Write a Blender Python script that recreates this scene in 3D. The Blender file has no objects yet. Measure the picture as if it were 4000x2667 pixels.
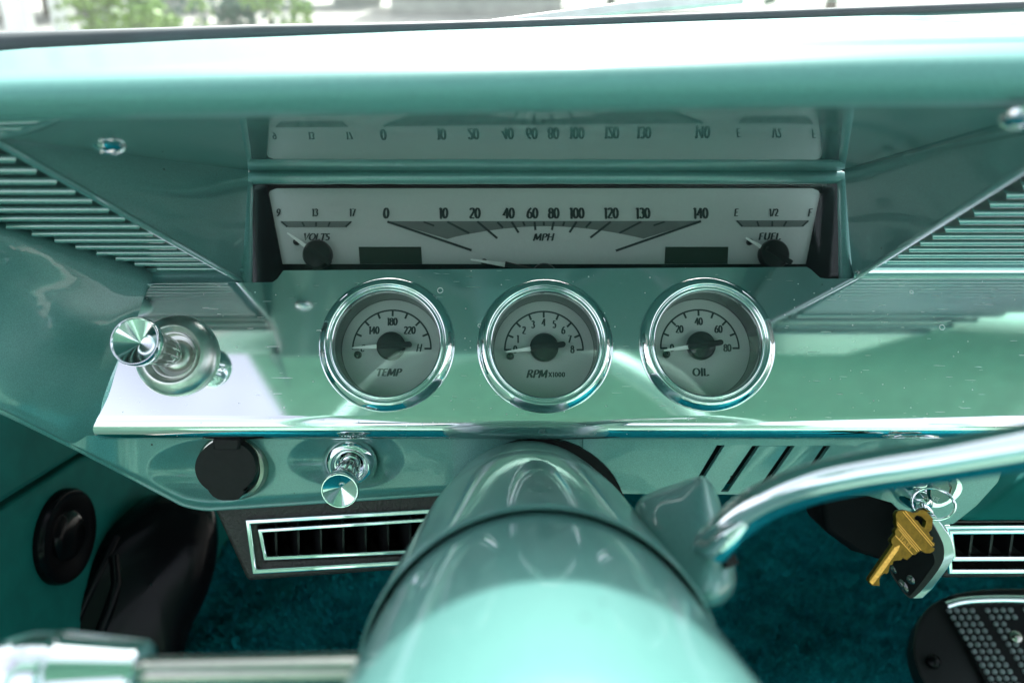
import bpy, bmesh, math, random
from mathutils import Vector, Matrix
from mathutils.geometry import tessellate_polygon
random.seed(7)
S = bpy.context.scene
COL = S.collection

# ------------------------------------------------------------------ camera
# dash space: u right, v up, w towards the viewer; the lens sits at (0, 0, D)
D, F = 0.366, 1829.0
PITCH = math.radians(25)
sp, cp = math.sin(PITCH), math.cos(PITCH)
CAM_Z = 1.12
C = Matrix(((1, 0, 0, 0), (0, sp, -cp, D*cp), (0, cp, sp, CAM_Z - D*sp), (0, 0, 0, 1)))   # dash space -> world (camera stands at 0,0,1.12)
CI = C.inverted()
cam = bpy.data.cameras.new('camera'); camo = bpy.data.objects.new('camera', cam); COL.objects.link(camo)
camo.matrix_world = C @ Matrix.Translation((0, 0, D))
cam.sensor_width = 36; cam.lens = 28; cam.clip_start = 0.01; cam.clip_end = 500
cam.dof.use_dof = True; cam.dof.focus_distance = 0.372; cam.dof.aperture_fstop = 8.0
S.camera = camo

# ------------------------------------------------------------------ world, sun, exposure
SUN = C.to_3x3() @ Vector((-0.06, -0.93, 0.37)); SUN.normalize()          # direction the light travels
elev = math.asin(-SUN.z); azim = math.atan2(-SUN.x, -SUN.y)
W = bpy.data.worlds.new('World'); S.world = W; W.use_nodes = True
nt = W.node_tree; bg = nt.nodes['Background']
sky = nt.nodes.new('ShaderNodeTexSky'); sky.sky_type = 'NISHITA'; sky.sun_disc = False
sky.sun_elevation = elev; sky.sun_rotation = azim; sky.air_density = 1.0; sky.dust_density = 3.0; sky.ozone_density = 1.0
hs_ = nt.nodes.new('ShaderNodeHueSaturation'); hs_.inputs['Saturation'].default_value = 0.4; hs_.inputs['Value'].default_value = 1.25   # milky summer haze
nt.links.new(sky.outputs[0], hs_.inputs['Color']); tcw = nt.nodes.new('ShaderNodeTexCoord'); nzw = nt.nodes.new('ShaderNodeTexNoise'); nzw.inputs['Scale'].default_value = 2.2; nzw.inputs['Detail'].default_value = 6
nt.links.new(tcw.outputs['Generated'], nzw.inputs['Vector'])
crw = nt.nodes.new('ShaderNodeValToRGB'); crw.color_ramp.elements[0].position = .42; crw.color_ramp.elements[0].color = (.8, .8, .8, 1); crw.color_ramp.elements[1].position = .62; crw.color_ramp.elements[1].color = (1.5, 1.5, 1.5, 1)
nt.links.new(nzw.outputs['Fac'], crw.inputs[0])
mxw = nt.nodes.new('ShaderNodeMix'); mxw.data_type = 'RGBA'; mxw.blend_type = 'MULTIPLY'; mxw.inputs[0].default_value = 1
nt.links.new(hs_.outputs[0], mxw.inputs[6]); nt.links.new(crw.outputs[0], mxw.inputs[7]); nt.links.new(mxw.outputs[2], bg.inputs[0]); bg.inputs[1].default_value = 0.10
sl = bpy.data.lights.new('sun', 'SUN'); sl.energy = 2.7; sl.angle = math.radians(0.5); sl.color = (1, 0.98, 0.96)
so = bpy.data.objects.new('sun', sl); COL.objects.link(so)
so.rotation_euler = SUN.to_track_quat('-Z', 'Y').to_euler()
S.view_settings.view_transform = 'Standard'; S.view_settings.look = 'None'
S.view_settings.exposure = 1.85; S.view_settings.gamma = 1
cy = S.cycles
cy.use_denoising = True
cy.max_bounces = 10; cy.diffuse_bounces = 5; cy.glossy_bounces = 6; cy.transparent_max_bounces = 12
cy.sample_clamp_indirect = 6; cy.blur_glossy = 0.6
cy.caustics_reflective = True; cy.caustics_refractive = False

# ------------------------------------------------------------------ materials
def new_mat(name):
    m = bpy.data.materials.new(name); m.use_nodes = True
    n = m.node_tree.nodes; return m, n, m.node_tree.links, n['Principled BSDF']
def setp(b, **k):
    names = dict(base='Base Color', rough='Roughness', metal='Metallic', coat='Coat Weight', coatr='Coat Roughness',
                 spec='Specular IOR Level', sheen='Sheen Weight', aniso='Anisotropic')
    for key, v in k.items():
        b.inputs[names[key]].default_value = (*v, 1) if isinstance(v, tuple) else v
def texcoord(n, l, scale=(1, 1, 1), rot=(0, 0, 0)):
    t = n.new('ShaderNodeTexCoord'); mp = n.new('ShaderNodeMapping')
    mp.inputs['Scale'].default_value = scale; mp.inputs['Rotation'].default_value = rot
    l.new(t.outputs['Object'], mp.inputs['Vector']); return mp.outputs['Vector']
def noise(n, l, vec, scale, detail=3, rough=0.5):
    t = n.new('ShaderNodeTexNoise'); t.inputs['Scale'].default_value = scale
    t.inputs['Detail'].default_value = detail; t.inputs['Roughness'].default_value = rough
    l.new(vec, t.inputs['Vector']); return t.outputs['Fac']
def ramp(n, l, fac, stops):
    r = n.new('ShaderNodeValToRGB'); e = r.color_ramp.elements
    while len(e) < len(stops): e.new(0.5)
    for el, (p, c) in zip(e, stops): el.position = p; el.color = (*c, 1) if len(c) == 3 else c
    l.new(fac, r.inputs['Fac']); return r.outputs['Color']
def bump(n, l, b, fac, strength, dist):
    bm = n.new('ShaderNodeBump'); bm.inputs['Strength'].default_value = strength; bm.inputs['Distance'].default_value = dist
    l.new(fac, bm.inputs['Height']); l.new(bm.outputs['Normal'], b.inputs['Normal']); return bm
def plain(name, base, rough=0.5, metal=0.0, coat=0.0, var=0.12, vscale=60, bumps=0.0, bscale=900, spec=0.5):
    m, n, l, b = new_mat(name); setp(b, base=base, rough=rough, metal=metal, coat=coat, coatr=0.03, spec=spec)
    v = texcoord(n, l); f = noise(n, l, v, vscale, 4)
    lo = tuple(c*(1-var) for c in base); hi = tuple(min(1, c*(1+var)) for c in base)
    l.new(ramp(n, l, f, [(0.3, lo), (0.7, hi)]), b.inputs['Base Color'])
    if bumps: bump(n, l, b, noise(n, l, v, bscale, 3), bumps, 0.0006)
    return m
def paint(name, base, rough=0.33, metal=0.15, coat=1.0, peel=0.03, coatr=0.02):
    m, n, l, b = new_mat(name); setp(b, base=base, rough=rough, metal=metal, coat=coat, coatr=coatr)
    b.inputs['Coat IOR'].default_value = 1.5
    v = texcoord(n, l)
    fl = noise(n, l, v, 3500, 1)
    lo = tuple(c*0.8 for c in base); hi = tuple(min(1, c*1.22) for c in base)
    vo = n.new('ShaderNodeTexVoronoi'); vo.inputs['Scale'].default_value = 260; l.new(v, vo.inputs['Vector'])
    se_ = n.new('ShaderNodeSeparateColor'); l.new(vo.outputs['Color'], se_.inputs[0])
    c1 = n.new('ShaderNodeMath'); c1.operation = 'LESS_THAN'; l.new(vo.outputs['Distance'], c1.inputs[0]); c1.inputs[1].default_value = 0.16
    c2 = n.new('ShaderNodeMath'); c2.operation = 'GREATER_THAN'; l.new(se_.outputs[0], c2.inputs[0]); c2.inputs[1].default_value = 0.993
    c3 = n.new('ShaderNodeMath'); c3.operation = 'MULTIPLY'; l.new(c1.outputs[0], c3.inputs[0]); l.new(c2.outputs[0], c3.inputs[1])
    mc = n.new('ShaderNodeMix'); mc.data_type = 'RGBA'; l.new(c3.outputs[0], mc.inputs[0]); l.new(ramp(n, l, fl, [(0.35, lo), (0.65, hi)]), mc.inputs[6]); mc.inputs[7].default_value = (.01, .012, .01, 1)
    l.new(mc.outputs[2], b.inputs['Base Color'])
    bm = n.new('ShaderNodeBump'); bm.inputs['Strength'].default_value = peel; bm.inputs['Distance'].default_value = 0.002
    l.new(noise(n, l, v, 160, 2), bm.inputs['Height']); l.new(bm.outputs['Normal'], b.inputs['Coat Normal'])
    return m
M = {}
TEAL = (0.125, 0.295, 0.278)
M['paint'] = paint('teal_metallic_paint', TEAL)
M['paint_smooth'] = paint('teal_gloss_paint', TEAL, rough=0.38, coat=0.6, peel=0.012)
M['paint_mirror'] = paint('teal_mirror_gloss_paint', TEAL, rough=0.5, metal=0.0, coat=1.0, peel=0.0, coatr=0.0)
M['paint_rib'] = paint('teal_rib_paint', TEAL, rough=0.25, metal=0.3, peel=0.0, coatr=0.05)
M['paint_brow'] = paint('teal_brow_paint', TEAL, rough=0.5, metal=0.0, coat=0.12, peel=0.0, coatr=0.12)
for k_, sp_i, ci_ in (('paint_rib', .5, 2.1), ('paint_mirror', .1, 1.33), ('paint_brow', .12, 1.4)):
    b_ = M[k_].node_tree.nodes['Principled BSDF']; b_.inputs['Specular IOR Level'].default_value = sp_i; b_.inputs['Coat IOR'].default_value = ci_
M['pale_rim'] = paint('pale_green_rim', (0.34, 0.58, 0.48), peel=0.0)
M['paint_dark'] = plain('dark_green_backing', (0.010, 0.040, 0.034), 0.5, 0, 0, 0.3, 900)  # much darker than the rib paint; sheet behind the louvre ribs
M['paint_dull'] = plain('teal_plastic', (0.006, 0.115, 0.105), 0.7, 0, 0, spec=0.12)
M['bonnet'] = paint('bonnet_paint', (0.16, 0.42, 0.36), metal=0.1)
M['chrome'] = plain('chrome', (0.86, 0.88, 0.9), 0.035, 1.0, 0, 0.02)
M['satin'] = plain('satin_steel', (0.74, 0.74, 0.70), 0.34, 1.0, 0, 0.05, 400)
M['steel'] = plain('nickel_steel', (0.46, 0.45, 0.40), 0.25, 1.0, 0, 0.05, 300)
M['black'] = plain('black_plastic', (0.011, 0.011, 0.012), 0.4, spec=0.35)
M['matt_black'] = plain('matt_black', (0.006, 0.006, 0.007), 0.6, spec=0.06)
M['bead_black'] = plain('clear_black_button', (0.02, 0.02, 0.022), 0.05, 0, 1.0)
M['dark_grey'] = plain('dark_grey_gloss', (0.07, 0.085, 0.08), 0.25)
M['void'] = plain('dark_cavity', (0.004, 0.004, 0.004), 0.9)  # near-black; also stands in for the shade of holes without depth
M['gloss_black'] = plain('gloss_black_plastic', (0.004, 0.004, 0.005), 0.18, 0, 0, spec=0.10)
M['cap'] = plain('black_rubber_cap', (0.014, 0.011, 0.012), 0.5, 0, 0, 0.15, 300, 0.05, 1500, 0.25)
M['wrinkle'] = plain('wrinkle_black', (0.026, 0.018, 0.017), 0.42, 0, 0, 0.3, 700, 1.0, 700, 0.5)
M['rubber'] = plain('pedal_rubber', (0.008, 0.008, 0.009), 0.6, 0, 0, 0.2, 300, 0.2, 800, 0.2)
M['pip'] = plain('pedal_pip', (0.17, 0.19, 0.20), 0.45)
M['ink'] = plain('dial_ink', (0.016, 0.026, 0.026), 0.6)
M['grey_ink'] = plain('grey_dial_ink', (0.13, 0.145, 0.14), 0.6, 0, 0, 0.08)
M['lcd'] = plain('dark_olive_display', (0.018, 0.026, 0.018), 0.25)
M['dial'] = plain('silver_dial', (0.50, 0.52, 0.51), 0.42, 0.1, 0, 0.09, 2600)
M['needle'] = plain('white_needle', (0.85, 0.87, 0.84), 0.4)
M['brass'] = plain('worn_brass', (0.15, 0.09, 0.009), 0.36, 0.85, 0, 0.22, 500, 0.15, 900)
M['brass_highlight'] = plain('highlight_brass', (0.85, 0.42, 0.08), 0.4, 0.6, 0, 0.25, 900)  # bright orange highlight of the key blade as colour; also its lines and letters
M['headliner'] = plain('pale_green_headliner', (0.20, 0.42, 0.33), 0.8)
M['seat'] = plain('pale_teal_vinyl', (0.28, 0.47, 0.37), 0.5)
M['white'] = plain('white_paint', (0.8, 0.8, 0.78), 0.5)
M['concrete'] = plain('pale_concrete', (0.42, 0.40, 0.36), 0.9, 0, 0, 0.15, 3)
M['cream'] = plain('cream_render', (0.45, 0.42, 0.33), 0.8, 0, 0, 0.08, 2)
M['taupe'] = plain('taupe_render', (0.22, 0.21, 0.18), 0.8, 0, 0, 0.08, 2)
M['pale_blue'] = plain('pale_grey_cladding', (0.42, 0.52, 0.5), 0.6, 0, 0, 0.08, 2)
M['leaf'] = plain('bright_leaf', (0.20, 0.34, 0.06), 0.6, 0, 0, 0.5, 8)
M['dark_leaf'] = plain('dark_leaf', (0.06, 0.15, 0.10), 0.6, 0, 0, 0.5, 8)
M['bark'] = plain('bark', (0.14, 0.11, 0.08), 0.9, 0, 0, 0.3, 20)
M['seal'] = plain('grey_rubber_seal', (0.06, 0.07, 0.08), 0.45)
M['wiper'] = plain('wiper_alloy', (0.6, 0.62, 0.6), 0.35, 0.4)
def carpet_mat():
    m, n, l, b = new_mat('deep_teal_carpet'); setp(b, rough=0.95, spec=0.0)
    v = texcoord(n, l); a = noise(n, l, v, 620, 4, 0.75); c = noise(n, l, v, 25, 3, 0.6)
    mx = n.new('ShaderNodeMath'); mx.operation = 'MULTIPLY'; l.new(a, mx.inputs[0]); l.new(c, mx.inputs[1])
    mx.inputs[1].default_value = 1; a2 = n.new('ShaderNodeMath'); a2.operation = 'MULTIPLY_ADD'; l.new(c, a2.inputs[0]); a2.inputs[1].default_value = .25; l.new(a, a2.inputs[2])
    l.new(ramp(n, l, a2.outputs[0], [(0.46, (0.004, 0.09, 0.13)), (0.62, (0.010, 0.27, 0.34)), (0.80, (0.03, 0.52, 0.58))]), b.inputs['Base Color'])
    bump(n, l, b, a, 1.0, 0.004); return m
M['carpet'] = carpet_mat()
def alu_mat():
    m, n, l, b = new_mat('brushed_aluminium'); setp(b, base=(0.80, 0.82, 0.83), rough=0.06, metal=1.0)
    v = texcoord(n, l, (3, 900, 900)); st = noise(n, l, v, 3, 3, 0.7)
    v2 = texcoord(n, l); blot = noise(n, l, v2, 26, 4)
    # brushing + faint haze in the polish
    ma = n.new('ShaderNodeMath'); ma.operation = 'MULTIPLY_ADD'; l.new(st, ma.inputs[0]); ma.inputs[1].default_value = 0.05
    mb = n.new('ShaderNodeMath'); mb.operation = 'MULTIPLY'; l.new(blot, mb.inputs[0]); mb.inputs[1].default_value = 0.07
    l.new(mb.outputs[0], ma.inputs[2])
    # dried water spots: thin rings round scattered cell centres, and dust specks
    vo = n.new('ShaderNodeTexVoronoi'); vo.inputs['Scale'].default_value = 95; l.new(v2, vo.inputs['Vector'])
    sub = n.new('ShaderNodeMath'); sub.operation = 'SUBTRACT'; l.new(vo.outputs['Distance'], sub.inputs[0])
    sep = n.new('ShaderNodeSeparateColor'); l.new(vo.outputs['Color'], sep.inputs[0])
    rr = n.new('ShaderNodeMath'); rr.operation = 'MULTIPLY'; l.new(sep.outputs[0], rr.inputs[0]); rr.inputs[1].default_value = 0.14
    l.new(rr.outputs[0], sub.inputs[1])
    ab = n.new('ShaderNodeMath'); ab.operation = 'ABSOLUTE'; l.new(sub.outputs[0], ab.inputs[0])
    lt = n.new('ShaderNodeMath'); lt.operation = 'LESS_THAN'; l.new(ab.outputs[0], lt.inputs[0]); lt.inputs[1].default_value = 0.022
    pick = n.new('ShaderNodeMath'); pick.operation = 'GREATER_THAN'; l.new(sep.outputs[1], pick.inputs[0]); pick.inputs[1].default_value = 0.66
    ring = n.new('ShaderNodeMath'); ring.operation = 'MULTIPLY'; l.new(lt.outputs[0], ring.inputs[0]); l.new(pick.outputs[0], ring.inputs[1])
    vd = n.new('ShaderNodeTexVoronoi'); vd.inputs['Scale'].default_value = 420; l.new(v2, vd.inputs['Vector'])
    sd = n.new('ShaderNodeSeparateColor'); l.new(vd.outputs['Color'], sd.inputs[0])
    d1 = n.new('ShaderNodeMath'); d1.operation = 'LESS_THAN'; l.new(vd.outputs['Distance'], d1.inputs[0]); d1.inputs[1].default_value = 0.13
    d2 = n.new('ShaderNodeMath'); d2.operation = 'GREATER_THAN'; l.new(sd.outputs[0], d2.inputs[0]); d2.inputs[1].default_value = 0.90
    dust = n.new('ShaderNodeMath'); dust.operation = 'MULTIPLY'; l.new(d1.outputs[0], dust.inputs[0]); l.new(d2.outputs[0], dust.inputs[1])
    mark = n.new('ShaderNodeMath'); mark.operation = 'MAXIMUM'; l.new(ring.outputs[0], mark.inputs[0]); l.new(dust.outputs[0], mark.inputs[1])
    rs = n.new('ShaderNodeMath'); rs.operation = 'MULTIPLY_ADD'; l.new(mark.outputs[0], rs.inputs[0]); rs.inputs[1].default_value = 0.25
    l.new(ma.outputs[0], rs.inputs[2]); l.new(rs.outputs[0], b.inputs['Roughness'])
    vs_ = texcoord(n, l, (60, 1500, 60), (0.3, 0.5, 0.9)); sc_ = noise(n, l, vs_, 1.5, 1)
    gt = n.new('ShaderNodeMath'); gt.operation = 'GREATER_THAN'; l.new(sc_, gt.inputs[0]); gt.inputs[1].default_value = 0.74
    ad = n.new('ShaderNodeMath'); ad.operation = 'MULTIPLY_ADD'; l.new(gt.outputs[0], ad.inputs[0]); ad.inputs[1].default_value = 0.22; l.new(rs.outputs[0], ad.inputs[2])
    l.new(ad.outputs[0], b.inputs['Roughness'])
    mt = n.new('ShaderNodeMath'); mt.operation = 'MULTIPLY_ADD'; l.new(mark.outputs[0], mt.inputs[0]); mt.inputs[1].default_value = -0.55; mt.inputs[2].default_value = 1.0; l.new(mt.outputs[0], b.inputs['Metallic'])
    bump(n, l, b, st, 0.006, 0.0003)
    return m
M['alu'] = alu_mat()
def glass_mat(name, ior, tint, dusty=0, gain=1):
    m = bpy.data.materials.new(name); m.use_nodes = True; n = m.node_tree.nodes; l = m.node_tree.links
    n.remove(n['Principled BSDF']); out = n['Material Output']
    tr = n.new('ShaderNodeBsdfTransparent'); tr.inputs[0].default_value = (*tint, 1)
    gl = n.new('ShaderNodeBsdfGlossy'); gl.inputs['Roughness'].default_value = 0.01
    lw = n.new('ShaderNodeLayerWeight'); pw = n.new('ShaderNodeMath'); pw.operation = 'POWER'; l.new(lw.outputs['Facing'], pw.inputs[0]); pw.inputs[1].default_value = 5
    f0 = ((ior-1)/(ior+1))**2*1.1*gain; fr = n.new('ShaderNodeMath'); fr.operation = 'MULTIPLY_ADD'; l.new(pw.outputs[0], fr.inputs[0]); fr.inputs[1].default_value = 1-f0; fr.inputs[2].default_value = f0
    mx = n.new('ShaderNodeMixShader'); l.new(fr.outputs[0], mx.inputs[0]); l.new(tr.outputs[0], mx.inputs[1]); l.new(gl.outputs[0], mx.inputs[2])
    if dusty:
        tl = n.new('ShaderNodeBsdfTranslucent'); tl.inputs[0].default_value = (0.8, 0.85, 0.8, 1)
        v = texcoord(n, l); f = noise(n, l, v, 30, 5, 0.7); mr = n.new('ShaderNodeMath'); mr.operation = 'MULTIPLY'; l.new(f, mr.inputs[0]); mr.inputs[1].default_value = dusty*2
        m2 = n.new('ShaderNodeMixShader'); l.new(mr.outputs[0], m2.inputs[0]); l.new(mx.outputs[0], m2.inputs[1]); l.new(tl.outputs[0], m2.inputs[2]); mx = m2
    l.new(mx.outputs[0], out.inputs[0]); return m
M['lens'] = glass_mat('gauge_lens', 1.4, (0.95, 0.97, 0.96))
M['gauge_glass'] = glass_mat('round_gauge_glass', 1.45, (0.96, 0.98, 0.97), 0, 2.4)
M['screen'] = glass_mat('windscreen_glass', 1.4, (0.85, 0.93, 0.90), 0.03)

# ------------------------------------------------------------------ mesh helpers (everything in dash space)
class MB:
    def __init__(s): s.v = []; s.f = []
    def add(s, vs, fs):
        o = len(s.v); s.v += [Vector(p) for p in vs]; s.f += [tuple(i+o for i in f) for f in fs]; return s
    def grid(s, rows, close=False):
        nr, nc = len(rows), len(rows[0]); fs = []
        for i in range(nr-1):
            for j in range(nc if close else nc-1):
                k = (j+1) % nc
                fs.append((i*nc+j, i*nc+k, (i+1)*nc+k, (i+1)*nc+j))
        return s.add([p for r in rows for p in r], fs)
    def box(s, mat, x0, x1, y0, y1, z0, z1):
        vs = [mat @ Vector((x, y, z)) for z in (z0, z1) for y in (y0, y1) for x in (x0, x1)]
        return s.add(vs, [(0, 2, 3, 1), (4, 5, 7, 6), (0, 1, 5, 4), (2, 6, 7, 3), (0, 4, 6, 2), (1, 3, 7, 5)])
    def lathe(s, mat, prof, n=64, radial=None, cap0=False, cap1=False):
        rows = []
        for r, z in prof:
            row = []
            for i in range(n):
                a = 2*math.pi*i/n; q = r if radial is None else radial(r, z, a)
                row.append(mat @ Vector((q*math.cos(a), q*math.sin(a), z)))
            rows.append(row)
        o = len(s.v); s.grid(rows, True)
        if cap0: s.f.append(tuple(o+i for i in range(n-1, -1, -1)))
        if cap1: s.f.append(tuple(o+(len(prof)-1)*n+i for i in range(n)))
        return s
    def tube(s, pts, r, n=16, cap=True, flat=(1, 1), closed=False):
        pts = [Vector(p) for p in pts]; m = len(pts); rows = []
        up = None
        for i, p in enumerate(pts):
            if closed: t = pts[(i+1) % m]-pts[i-1]
            else: t = pts[min(i+1, m-1)]-pts[max(i-1, 0)]
            t.normalize()
            if up is None:
                up = Vector((0, 0, 1)) if abs(t.z) < 0.9 else Vector((0, 1, 0))
            up = (up - t*up.dot(t)).normalized(); sd = t.cross(up)
            rr = r[i] if isinstance(r, (list, tuple)) else r
            rows.append([p + sd*(rr*flat[0]*math.cos(2*math.pi*k/n)) + up*(rr*flat[1]*math.sin(2*math.pi*k/n)) for k in range(n)])
        if closed: rows.append(rows[0])
        o = len(s.v); s.grid(rows, True)
        if cap and not closed:
            s.f.append(tuple(o+i for i in range(n-1, -1, -1))); s.f.append(tuple(o+(m-1)*n+i for i in range(n)))
        return s
    def prism(s, mat, loops, z0, z1, back=True):
        # loops: [outer, hole, ...] lists of (x, y); a solid plate between z0 and z1
        flat = [p for lp in loops for p in lp]; N = len(flat)
        tris = tessellate_polygon([[Vector((x, y, 0)) for x, y in lp] for lp in loops])
        o = len(s.v)
        s.v += [mat @ Vector((x, y, z1)) for x, y in flat] + [mat @ Vector((x, y, z0)) for x, y in flat]
        for a, b, c in tris:
            (x1, y1), (x2, y2), (x3, y3) = flat[a], flat[b], flat[c]
            if (x2-x1)*(y3-y1)-(x3-x1)*(y2-y1) < 0: b, c = c, b
            s.f.append((o+a, o+b, o+c))
            if back: s.f.append((o+N+a, o+N+c, o+N+b))
        k = 0
        for lp in loops:
            m = len(lp)
            for i in range(m):
                a, b = k+i, k+(i+1) % m
                s.f.append((o+a, o+N+a, o+N+b, o+b))
            k += m
        return s
ROOTM = {}
def part(name, mb, mat, parent=None, smooth=True, bevel=0, seg=2, angle=35, label=None):
    inv = ROOTM[parent.name].inverted() if parent is not None and parent.name in ROOTM else Matrix()
    me = bpy.data.meshes.new(name); me.from_pydata([inv @ (C @ p) for p in mb.v], [], mb.f)
    bm = bmesh.new(); bm.from_mesh(me); bmesh.ops.remove_doubles(bm, verts=bm.verts, dist=1e-7)
    bmesh.ops.recalc_face_normals(bm, faces=bm.faces); bm.to_mesh(me); bm.free()
    me.materials.append(M[mat])
    if smooth: me.shade_smooth()
    o = bpy.data.objects.new(name, me); COL.objects.link(o)
    if parent is not None:
        o.parent = parent; ROOTM[o.name] = ROOTM[parent.name]
    else: ROOTM[o.name] = Matrix()
    if bevel:
        b = o.modifiers.new('edge', 'BEVEL'); b.width = bevel; b.segments = seg; b.limit_method = 'ANGLE'; b.angle_limit = math.radians(angle)
        b.harden_normals = False
    if smooth:
        me.set_sharp_from_angle(angle=math.radians(angle + (25 if bevel else 0)))
    if label: o['label'] = label
    return o
def tag(o, label, cat, group=None, kind=None):
    if label: o['label'] = label
    if cat: o['category'] = cat
    if group: o['group'] = group
    if kind: o['kind'] = kind
    return o
def thing(name, label, cat, p=(0, 0, 0), group=None, mat=None):
    o = bpy.data.objects.new(name, None); COL.objects.link(o); o.empty_display_size = 0.02
    m = C @ (mat if mat is not None else Matrix.Translation(Vector(p)))
    o.matrix_world = m; ROOTM[o.name] = m
    return tag(o, label, cat, group)
def copy_tree(o, parent=None):
    c = o.copy(); COL.objects.link(c)
    if parent is not None: c.parent = parent
    ROOTM[c.name] = ROOTM[o.name]
    for ch in o.children: copy_tree(ch, c)
    return c
def pix(x, y, d): return Vector(((x-1176)/F*d, (784-y)/F*d, D-d))
class Frame:
    """a plane in dash space: local a along u, b up the plane, h out of it"""
    def __init__(s, o, tilt, yaw=0):
        s.o = Vector(o); R = Matrix.Rotation(yaw, 3, 'Y') @ Matrix.Rotation(-tilt, 3, 'X')
        s.m = R.to_4x4(); s.m.translation = s.o; s.n = R @ Vector((0, 0, 1)); s.inv = s.m.inverted()
    def hit(s, x, y, h=0.0):
        c = Vector((0, 0, D)); r = Vector(((x-1176)/F, (784-y)/F, -1))
        t = ((s.o + s.n*h) - c).dot(s.n)/r.dot(s.n); return c + r*t
    def loc(s, x, y, h=0.0):
        p = s.inv @ s.hit(x, y, h); return (p.x, p.y)
    def at(s, x, y, h=0.0, hh=0.0):
        m = s.m.copy(); p = s.hit(x, y, h); m.translation = p + s.n*hh; return m
def ellipse(cx, cy, rx, ry, n=48): return [(cx+rx*math.cos(2*math.pi*i/n), cy+ry*math.sin(2*math.pi*i/n)) for i in range(n)]
def spline(pts, n=8):
    pts = [Vector(p) for p in pts]; out = []
    for i in range(len(pts)-1):
        p0, p1, p2, p3 = pts[max(i-1, 0)], pts[i], pts[i+1], pts[min(i+2, len(pts)-1)]
        for k in range(n):
            t = k/n
            out.append(0.5*((2*p1)+(p2-p0)*t+(2*p0-5*p1+4*p2-p3)*t*t+(3*p1-p0-3*p2+p3)*t**3))
    out.append(pts[-1]); return out
def interp(x, tab):
    if x <= tab[0][0]: return tab[0][1]
    for (a, va), (b, vb) in zip(tab, tab[1:]):
        if x <= b: return va+(vb-va)*(x-a)/(b-a)
    return tab[-1][1]
def chaikin(poly, it=2):
    for _ in range(it):
        q = []
        for i in range(len(poly)):
            a, b = poly[i], poly[(i+1) % len(poly)]
            q += [(a[0]*.75+b[0]*.25, a[1]*.75+b[1]*.25), (a[0]*.25+b[0]*.75, a[1]*.25+b[1]*.75)]
        poly = q
    return poly

# ------------------------------------------------------------------ lettering: a condensed flared face drawn as strokes
def arc(cx, cy, rx, ry, a0, a1, n=14):
    return [(cx+rx*math.cos(math.radians(a0+(a1-a0)*i/n)), cy+ry*math.sin(math.radians(a0+(a1-a0)*i/n))) for i in range(n+1)]
GL = {
 '0': (.52, [arc(.24, .5, .19, .46, 0, 360, 24)]), '1': (.3, [[(.15, 0), (.15, 1)], [(.15, .99), (.02, .84)]]),
 '2': (.5, [arc(.23, .73, .17, .23, 165, -25, 14)+[(.04, .04)], [(.03, .04), (.46, .04)]]),
 '3': (.48, [arc(.2, .75, .16, .21, 150, -95), arc(.2, .29, .2, .26, 92, -150)]),
 '4': (.54, [[(.36, 0), (.36, .98)], [(.37, .98), (.03, .3), (.5, .3)]]),
 '5': (.47, [[(.4, .96), (.12, .96), (.1, .56)], arc(.19, .33, .2, .29, 115, -145)]),
 '6': (.52, [arc(.24, .31, .19, .27, 0, 360, 20), [(.4, .98), (.24, .85), (.1, .6), (.05, .33)]]),
 '7': (.46, [[(.02, .95), (.43, .95), (.15, 0)]]),
 '8': (.5, [arc(.24, .75, .15, .2, 0, 360, 18), arc(.24, .29, .19, .26, 0, 360, 20)]),
 '9': (.5, [arc(.23, .69, .18, .27, 0, 360, 20), [(.07, .02), (.24, .16), (.37, .4), (.41, .67)]]),
 'V': (.68, [[(.03, 1), (.33, 0), (.62, 1)]]), 'O': (.82, [arc(.39, .5, .35, .47, 0, 360, 28)]),
 'L': (.56, [[(.1, 1), (.1, .03), (.5, .03)], [(.5, .03), (.52, .18)]]),
 'T': (.64, [[(.31, 0), (.31, .96)], [(.02, .96), (.6, .96)], [(.02, .96), (.01, .82)], [(.6, .96), (.61, .82)]]),
 'S': (.52, [arc(.24, .74, .18, .22, 40, 265)+arc(.24, .27, .2, .24, 85, -140)]),
 'M': (.94, [[(.08, 0), (.14, 1)], [(.14, 1), (.44, .1)], [(.44, .1), (.75, 1)], [(.75, 1), (.82, 0)]]),
 'P': (.58, [[(.1, 0), (.1, 1)], [(.1, .97)]+arc(.26, .72, .24, .25, 90, -90)+[(.1, .47)]]),
 'H': (.76, [[(.1, 0), (.1, 1)], [(.64, 0), (.64, 1)], [(.1, .52), (.64, .52)]]),
 'F': (.54, [[(.1, 0), (.1, 1)], [(.1, .97), (.5, .97)], [(.1, .52), (.42, .52)]]),
 'U': (.74, [[(.1, 1), (.1, .35)]+arc(.34, .33, .24, .3, 180, 360)+[(.58, 1)]]),
 'E': (.56, [[(.1, 0), (.1, 1)], [(.1, .97), (.5, .97)], [(.1, .52), (.42, .52)], [(.1, .03), (.52, .03)]]),
 'R': (.68, [[(.1, 0), (.1, 1)], [(.1, .97)]+arc(.27, .74, .22, .23, 90, -90)+[(.1, .51)], [(.3, .5), (.62, 0)]]),
 'I': (.28, [[(.14, 0), (.14, 1)]]), 'C': (.66, [arc(.36, .5, .32, .47, 45, 315, 22)]),
 'X': (.62, [[(.04, 0), (.56, 1)], [(.04, 1), (.56, 0)]]), '/': (.4, [[(.02, 0), (.34, 1)]]),
 'A': (.7, [[(.04, 0), (.34, 1), (.64, 0)], [(.16, .36), (.52, .36)]]), 'Y': (.62, [[(.3, 0), (.3, .5)], [(.02, 1), (.3, .5), (.58, 1)]]),
 ' ': (.3, []),
}
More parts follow.
